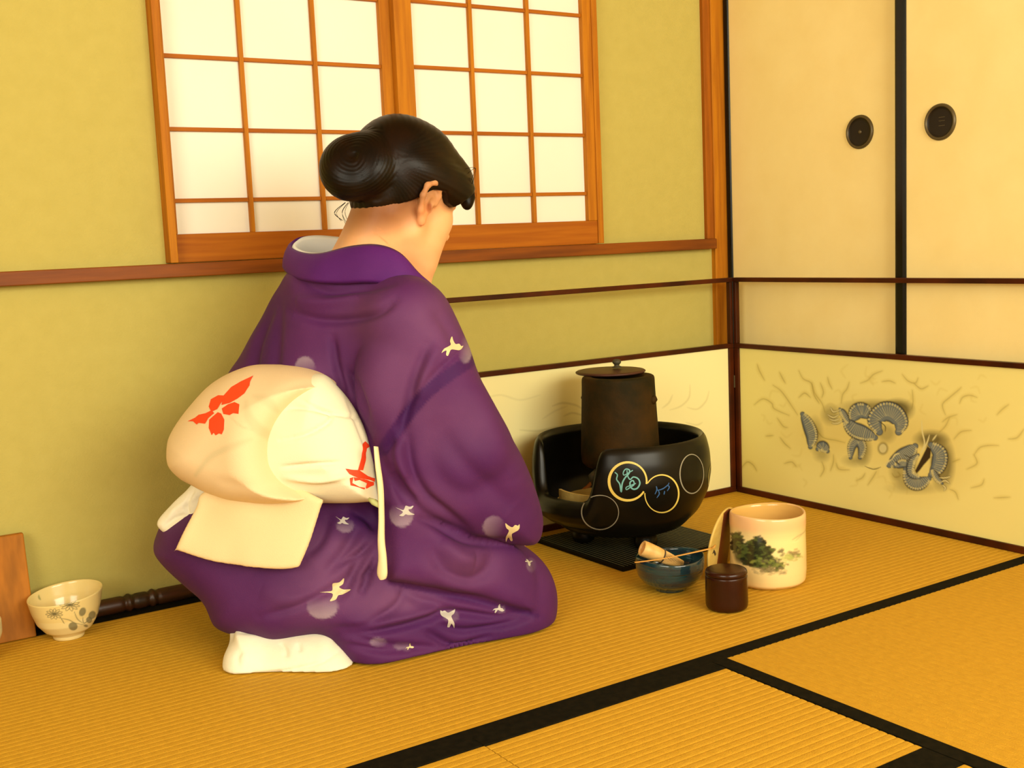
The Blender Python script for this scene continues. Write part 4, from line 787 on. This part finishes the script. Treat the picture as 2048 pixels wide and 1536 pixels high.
for c, r, a, g in (((645, 1212), (31, 26), .62, (.1, .75)), ((803, 1028), (24, 26), .62, (0, .7)), ((988, 1054), (22, 22), .55, (-.5, -.2)), ((610, 735), (20, 22), .5, (-.2, -.7)), ((930, 700), (14, 26), .5, (.6, .2)), ((690, 1050), (18, 15), .5, (0, .6)), ((757, 1285), (17, 9), .55, (-.3, -.3)), ((805, 1292), (18, 8), .4, (0, .4)), ((902, 1232), (16, 12), .3, (0, 0)), ((1063, 1130), (10, 14), .3, (-.4, 0)), ((1000, 1219), (10, 8), .4, (.4, 0)), ((452, 757), (12, 10), .4, (0, .4))):
    p.ellipse(c, r, moon, a, 2.5, grad=g)
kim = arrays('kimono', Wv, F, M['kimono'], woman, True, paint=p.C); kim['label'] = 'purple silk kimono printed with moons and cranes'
kb_ = bvh_of(kim)
def motif(shape, c, s, rot, sx=1):
    a = math.radians(rot); return [(c[0] + s * (sx * x * math.cos(a) - y * math.sin(a)), c[1] + s * (sx * x * math.sin(a) + y * math.cos(a))) for x, y in shape]
CR1 = [(-1, .75), (-.8, .35), (-.45, .12), (-.2, -.1), (-.3, -.45), (-.15, -.9), (0, -.55), (.25, -.2), (.6, -.25), (.8, -.05), (1, -.1), (.85, .2), (.6, .35), (.2, .35), (-.15, .4), (-.35, .95), (-.55, .9), (-.55, .5), (-.8, .6)]
CR2 = [(-.9, .9), (-.2, .35), (-.25, .1), (-.45, -.2), (-.1, -.55), (.0, -1), (.2, -.6), (.1, -.25), (.5, -.3), (.95, -.6), (.65, .05), (.4, .3), (.45, .65), (.15, 1), (.1, .6), (-.1, .45)]
for nm, shp, c, s, rot, m, sx in (('crane_motif', CR1, (905, 692), 21, 5, 'crane', 1), ('crane_motif', CR2, (672, 1178), 27, 35, 'crane', 1), ('crane_motif', CR1, (1022, 1060), 20, -30, 'crane', 1), ('crane_motif', CR2, (812, 1020), 17, 60, 'crane_grey', 1), ('crane_motif', CR1, (898, 1232), 21, 30, 'crane_grey', -1), ('crane_motif', CR1, (998, 1217), 11, 20, 'crane_grey', 1), ('crane_motif', CR2, (686, 1040), 13, 70, 'crane_grey', 1), ('crane_motif', CR1, (820, 1293), 8, 10, 'crane', 1), ('crane_motif', CR1, (1058, 1125), 8, 80, 'crane_grey', 1)):
    decal(nm, kb_, [catmull(motif(shp, c, s, rot, sx), 3, True)], M[m], kim, 2.5)
decal('white_thread', kb_, [[(668, 1067), (704, 1067), (703, 1070), (668, 1070)]], M['white_cloth'], kim, 4)

# ---- collars
def strip(name, path, wid, thick, m, par, lean=None, n=8, **props):
    """a folded band standing on edge along a line; each point (px, py of upper edge, d, px, py of lower edge, d)"""
    top = catmull([L(Q(*q[:3])) for q in path], n); bot = catmull([L(Q(*q[3:])) for q in path], n); C = top * .5 + bot * .5; T = np.gradient(C, axis=0); T /= np.linalg.norm(T, axis=1)[:, None]
    A = bot - top; Nn = np.cross(T, A); Nn /= np.linalg.norm(Nn, axis=1)[:, None]; V = []; K = 10
    for i in range(len(C)):
        for j in range(K):
            t = j / K * 2 * math.pi; V.append(C[i] + A[i] * .5 * -math.cos(t) + Nn[i] * thick * math.sin(t) * (1 if abs(math.cos(t)) < .95 else .8) + Nn[i] * .004 * math.sin(t * 1) )
    F = [(i * K + j, i * K + (j + 1) % K, (i + 1) * K + (j + 1) % K, (i + 1) * K + j) for i in range(len(C) - 1) for j in range(K)] + [tuple(range(K))[::-1], tuple((len(C) - 1) * K + j for j in range(K))]
    V = Wd(np.array(V)); me = bpy.data.meshes.new(name); me.from_pydata([tuple(v) for v in V], [], F); me.update()
    return me, V
CP = [(935, 700, .10, 905, 770, .08), (900, 610, .00, 880, 680, -.03), (868, 572, -.055, 850, 600, -.075), (838, 545, -.085, 822, 590, -.105), (800, 505, -.095, 788, 572, -.115), (755, 489, -.092, 735, 566, -.110), (700, 492, -.075, 680, 568, -.095), (640, 506, -.045, 625, 564, -.075), (600, 503, .0, 588, 556, -.02), (581, 490, .055, 568, 540, .055), (600, 474, .105, 580, 540, .12), (650, 472, .150, 630, 540, .165), (720, 485, .165, 710, 550, .180), (800, 530, .155, 800, 580, .165), (880, 620, .13, 880, 680, .13), (935, 710, .10, 905, 770, .08)]
me, Vc = strip('kimono_collar', CP, .07, .0035, None, None)
pc = Paint(Vc, (.095, .014, .150)); at = me.color_attributes.new('paint', 'FLOAT_COLOR', 'POINT'); at.data.foreach_set('color', np.concatenate([pc.C, np.ones((len(pc.C), 1))], 1).astype(np.float32).ravel())
kc = put('collar', me, M['kimono'], kim, True); kc['label'] = 'plain purple collar standing off the nape'
def inset(path, k, up_):
    cx, cy = 745, 530; out = []
    for q in path: out.append((q[0] + (cx - q[0]) * k, q[1] + (cy - q[1]) * k * .3 - up_, q[2] * (1 - k) + .03 * k, q[3] + (cx - q[3]) * k, q[4] + (cy - q[4]) * k * .3, q[5] * (1 - k) + .03 * k))
    return out
me, Vc = strip('under_collar', inset(CP, .055, 1.5), .07, .003, None, None); uc = put('under_collar', me, M['collar_white'], woman, True); uc['label'] = 'white satin under-collar'

# ---- sleeve lining edge
me, Vc = strip('sleeve_lining', [(750, 893, -.214, 754, 893, -.216), (752, 930, -.222, 759, 930, -.226), (757, 975, -.226, 765, 975, -.231), (759, 1030, -.226, 767, 1030, -.231), (757, 1080, -.226, 768, 1080, -.233), (758, 1115, -.226, 772, 1115, -.235), (755, 1145, -.224, 774, 1147, -.236), (761, 1157, -.226, 771, 1158, -.233)], .01, .0024, None, None)
sl_ = put('sleeve_lining', me, M['lining'], kim, True); sl_['label'] = 'narrow cream lining edge of the open sleeve'

# ---- obi
Of = Field(L(Q(330, 1180, 0)) * [1, 0, 0] + [-.02, -.34, .10], [L(Q(800, 700, 0))[0] + .04, .22, .66], .0036)
Of.slab([(520, 800, -.10), (580, 765, -.12), (640, 747, -.13), (676, 776, -.14), (708, 818, -.148), (731, 866, -.152), (747, 930, -.158), (747, 930, -.158), (760, 1003, -.162), (760, 1003, -.162), (700, 1003, -.155), (640, 1003, -.14), (560, 1000, -.12), (490, 985, -.10), (480, 880, -.08)], .085, .11, .004)
Of.slab([(520, 790, -.01), (580, 762, -.02), (650, 790, -.03), (700, 825, -.04), (725, 880, -.06), (735, 930, -.08), (740, 990, -.09), (640, 1000, -.03), (560, 1000, -.02), (490, 985, .0), (480, 880, .0)], .140, .13, .03)
Vo, Fo = Of.mesh(); Vo = smooth_mesh(Vo, Fo, 2, .5); Wo = Wd(Vo); No = vnormals(Wo, Fo)
OF = [([(560, 880), (610, 870), (655, 845), (662, 828), (640, 822), (600, 815), (575, 818)], 3.5, -.004), ([(565, 935), (620, 930), (680, 925)], 3, -.005), ([(570, 955), (640, 960), (700, 950)], 5, .004), ([(600, 800), (660, 825), (725, 835)], 3, -.003), ([(690, 785), (720, 860), (735, 900)], 4, -.002)]
Wo = folds(Wo, No, [(p_, w_ * 1.2, a_ * 2) for p_, w_, a_ in OF]); No = vnormals(Wo, Fo)
p = Paint(Wo, (.82, .77, .56)); p.ellipse((640, 780), (60, 30), (.82, .86, .62), .5, 20)
obi = arrays('obi', Wo, Fo, M['obi'], woman, True, paint=p.C); obi['label'] = 'cream white obi sash wound around the waist'
Tf = Field(L(Q(330, 1180, 0)) * [1, 0, 0] + [-.03, -.36, .10], [L(Q(800, 700, -.1))[0] + .04, .22, .66], .0036)
Tf.slab([(345, 882, -.03), (349, 920, -.03), (372, 948, -.04), (398, 966, -.06), (430, 985, -.09), (480, 1000, -.12), (560, 1003, -.15), (640, 994, -.18), (600, 976, -.18), (566, 950, -.18), (548, 905, -.18), (553, 862, -.18), (588, 815, -.17), (640, 785, -.15), (674, 770, -.12), (648, 744, -.09), (610, 730, -.06), (555, 726, -.04), (500, 730, -.03), (440, 757, -.02), (395, 800, -.02), (358, 850, -.02)], .115, .075, .006)
Vo, Fo = Tf.mesh(); Vo = smooth_mesh(Vo, Fo, 2, .5); Wo = Wd(Vo); No = vnormals(Wo, Fo)
Wo = folds(Wo, No, [([(640, 775), (600, 800), (560, 845), (547, 890), (552, 940)], 5, .003), ([(430, 960), (480, 972), (560, 975)], 12, -.003), ([(545, 790), (600, 770), (650, 768)], 10, -.003)]); No = vnormals(Wo, Fo)
p = Paint(Wo, (.80, .62, .37)); p.m = front_mask(Wo, No)
def k2(P): return [(300 + x / 3.071, 680 + y / 3.071) for x, y in P]
gl = (.50, .48, .27)
p.stroke(k2([(590, 380), (600, 460), (660, 540), (740, 600), (745, 700)]), 10, gl, .5, 8); p.stroke(k2([(640, 345), (720, 375), (785, 440)]), 9, gl, .42, 8); p.stroke(k2([(280, 830), (370, 720), (500, 655), (620, 610)]), 7, gl, .45, 8); p.stroke(k2([(490, 470), (560, 530), (630, 550)]), 2, gl, .5, 3)
p.stroke(k2([(800, 560), (950, 540), (1060, 500)]), 2, gl, .3, 3)
tk = arrays('obi_knot', Wo, Fo, M['obi'], woman, True, paint=p.C); tk['label'] = 'puffed cream drum knot of the obi with a red flower'
tb = bvh_of(tk); ob_b = bvh_of(obi)
PET = [[(440, 400), (455, 340), (500, 290), (560, 255), (635, 220), (612, 280), (580, 330), (540, 360), (490, 388)], [(362, 410), (375, 365), (420, 340), (462, 342), (448, 375), (432, 396), (415, 425), (378, 443)], [(232, 500), (300, 460), (380, 432), (396, 450), (360, 480), (340, 515), (300, 510), (288, 520), (265, 500)],
       [(385, 472), (418, 444), (438, 452), (458, 490), (455, 550), (442, 580), (425, 574), (405, 586), (392, 570), (380, 585), (362, 540), (365, 490)], [(442, 422), (480, 396), (520, 382), (550, 396), (545, 455), (512, 450), (490, 462), (452, 455)]]
for q in PET: decal('red_petal', tb, [k2(q)], M['red_print'], tk, 3)
for q in ([(1318, 640), (1335, 622), (1360, 632), (1362, 655), (1344, 668), (1338, 740), (1322, 800), (1290, 800), (1312, 720)], [(1214, 790), (1300, 800), (1395, 850), (1392, 872), (1300, 852), (1238, 824)], [(1240, 848), (1262, 842), (1256, 878), (1300, 902), (1335, 908), (1330, 918), (1245, 892)], [(1264, 842), (1340, 858), (1388, 874), (1388, 892), (1342, 914), (1338, 905), (1345, 880), (1300, 860), (1270, 866)]):
    decal('red_print', ob_b, [k2([(x_ - 14, y_) for x_, y_ in q])], M['red_print'], obi, 3)
# hanging flap and the grey-white end
Tf = Field(L(Q(330, 1180, 0)) * [1, 0, 0] + [-.04, -.36, .05], [L(Q(700, 700, -.1))[0] + .04, .12, .42], .0030)
Tf.slab([(425, 972, -.10), (400, 1010, -.11), (352, 1098, -.165), (352, 1098, -.165), (390, 1116, -.19), (430, 1129, -.21), (500, 1139, -.23), (560, 1142, -.235), (597, 1137, -.235), (597, 1137, -.235), (618, 1087, -.23), (640, 1018, -.218), (650, 1000, -.205), (650, 1000, -.205), (560, 940, -.10)], .008, .010, .004)
Vo, Fo = Tf.mesh(); Wo = Wd(smooth_mesh(Vo, Fo, 2, .5)); No = vnormals(Wo, Fo)
Wo = folds(Wo, No, [([(420, 990), (460, 1010), (540, 1012), (600, 1000)], 12, -.003), ([(360, 1100), (480, 1132), (590, 1132)], 4, .001)])
flap = arrays('obi_flap', Wo, Fo, M['obi'], woman, True, paint=np.tile((.80, .63, .35), (len(Wo), 1))); flap['label'] = 'flared cream flap hanging below the knot'
Tf = Field(L(Q(330, 1180, 0)) * [1, 0, 0] + [-.06, -.26, .10], [L(Q(500, 700, 0))[0] + .04, .16, .42], .0028)
Tf.slab([(319, 1042, -.04), (345, 1008, -.04), (372, 982, -.05), (398, 960, -.06), (440, 975, -.08), (424, 1010, -.085), (390, 1056, -.08), (356, 1092, -.075), (334, 1070, -.06)], .018, .018, .004)
Vo, Fo = Tf.mesh(); Wo = Wd(smooth_mesh(Vo, Fo, 2, .5)); No = vnormals(Wo, Fo)
Wo = folds(Wo, No, [([(388, 980), (374, 1010), (378, 1030)], 4, -.006), ([(330, 1052), (352, 1036), (372, 1030)], 4, -.005), ([(400, 985), (380, 1000), (350, 1020), (335, 1040)], 6, .004)])
arrays('obi_end', Wo, Fo, M['white_cloth'], woman, True)['label'] = 'grey-white folded end of the obi cloth'
tube('green_cord', [Q(738, 998, -.215), Q(748, 1004, -.222), Q(758, 1010, -.225), Q(764, 1003, -.225)], [.003, .006, .006, .003], M['green_cloth'], woman, n=8)

# ---- white split-toe socks
Sf = Field(L(Q(430, 1350, -.1)) * [1, 0, 0] + [-.03, -.30, -.01], [L(Q(740, 1300, -.1))[0] + .03, .16, .22], .0030)
Sf.slab([(442, 1335, -.195), (450, 1304, -.18), (470, 1274, -.155), (490, 1240, -.12), (560, 1250, -.12), (650, 1255, -.15), (680, 1284, -.175), (714, 1334, -.198), (714, 1336, -.198), (670, 1375, -.195), (600, 1395, -.195), (520, 1410, -.195), (450, 1395, -.195)], .054, .045, .01)
Sf.capsule(L(Q(481, 1240, -.115)), L(Q(490, 1300, -.15)), .020, .026, .012); Sf.capsule(L(Q(480, 1330, -.13)), L(Q(650, 1300, -.13)), .030, .038, .02); Sf.capsule(L(Q(500, 1280, .04)), L(Q(640, 1260, .05)), .03, .035, .02)
Vo, Fo = Sf.mesh(floor=.002); Wo = Wd(smooth_mesh(Vo, Fo, 2, .5)); No = vnormals(Wo, Fo)
Wo = folds(Wo, No, [([(470, 1262), (500, 1262), (530, 1262)], 6, -.004), ([(680, 1300), (640, 1325), (580, 1340), (500, 1350)], 4, -.0035), ([(560, 1285), (570, 1300), (572, 1315)], 6, -.004), ([(595, 1285), (600, 1305)], 6, -.003), ([(485, 1300), (475, 1315), (478, 1335)], 6, -.003)])
arrays('white_sock', Wo, Fo, M['white_cloth'], woman, True)['label'] = 'white cotton sock of the tucked foot'
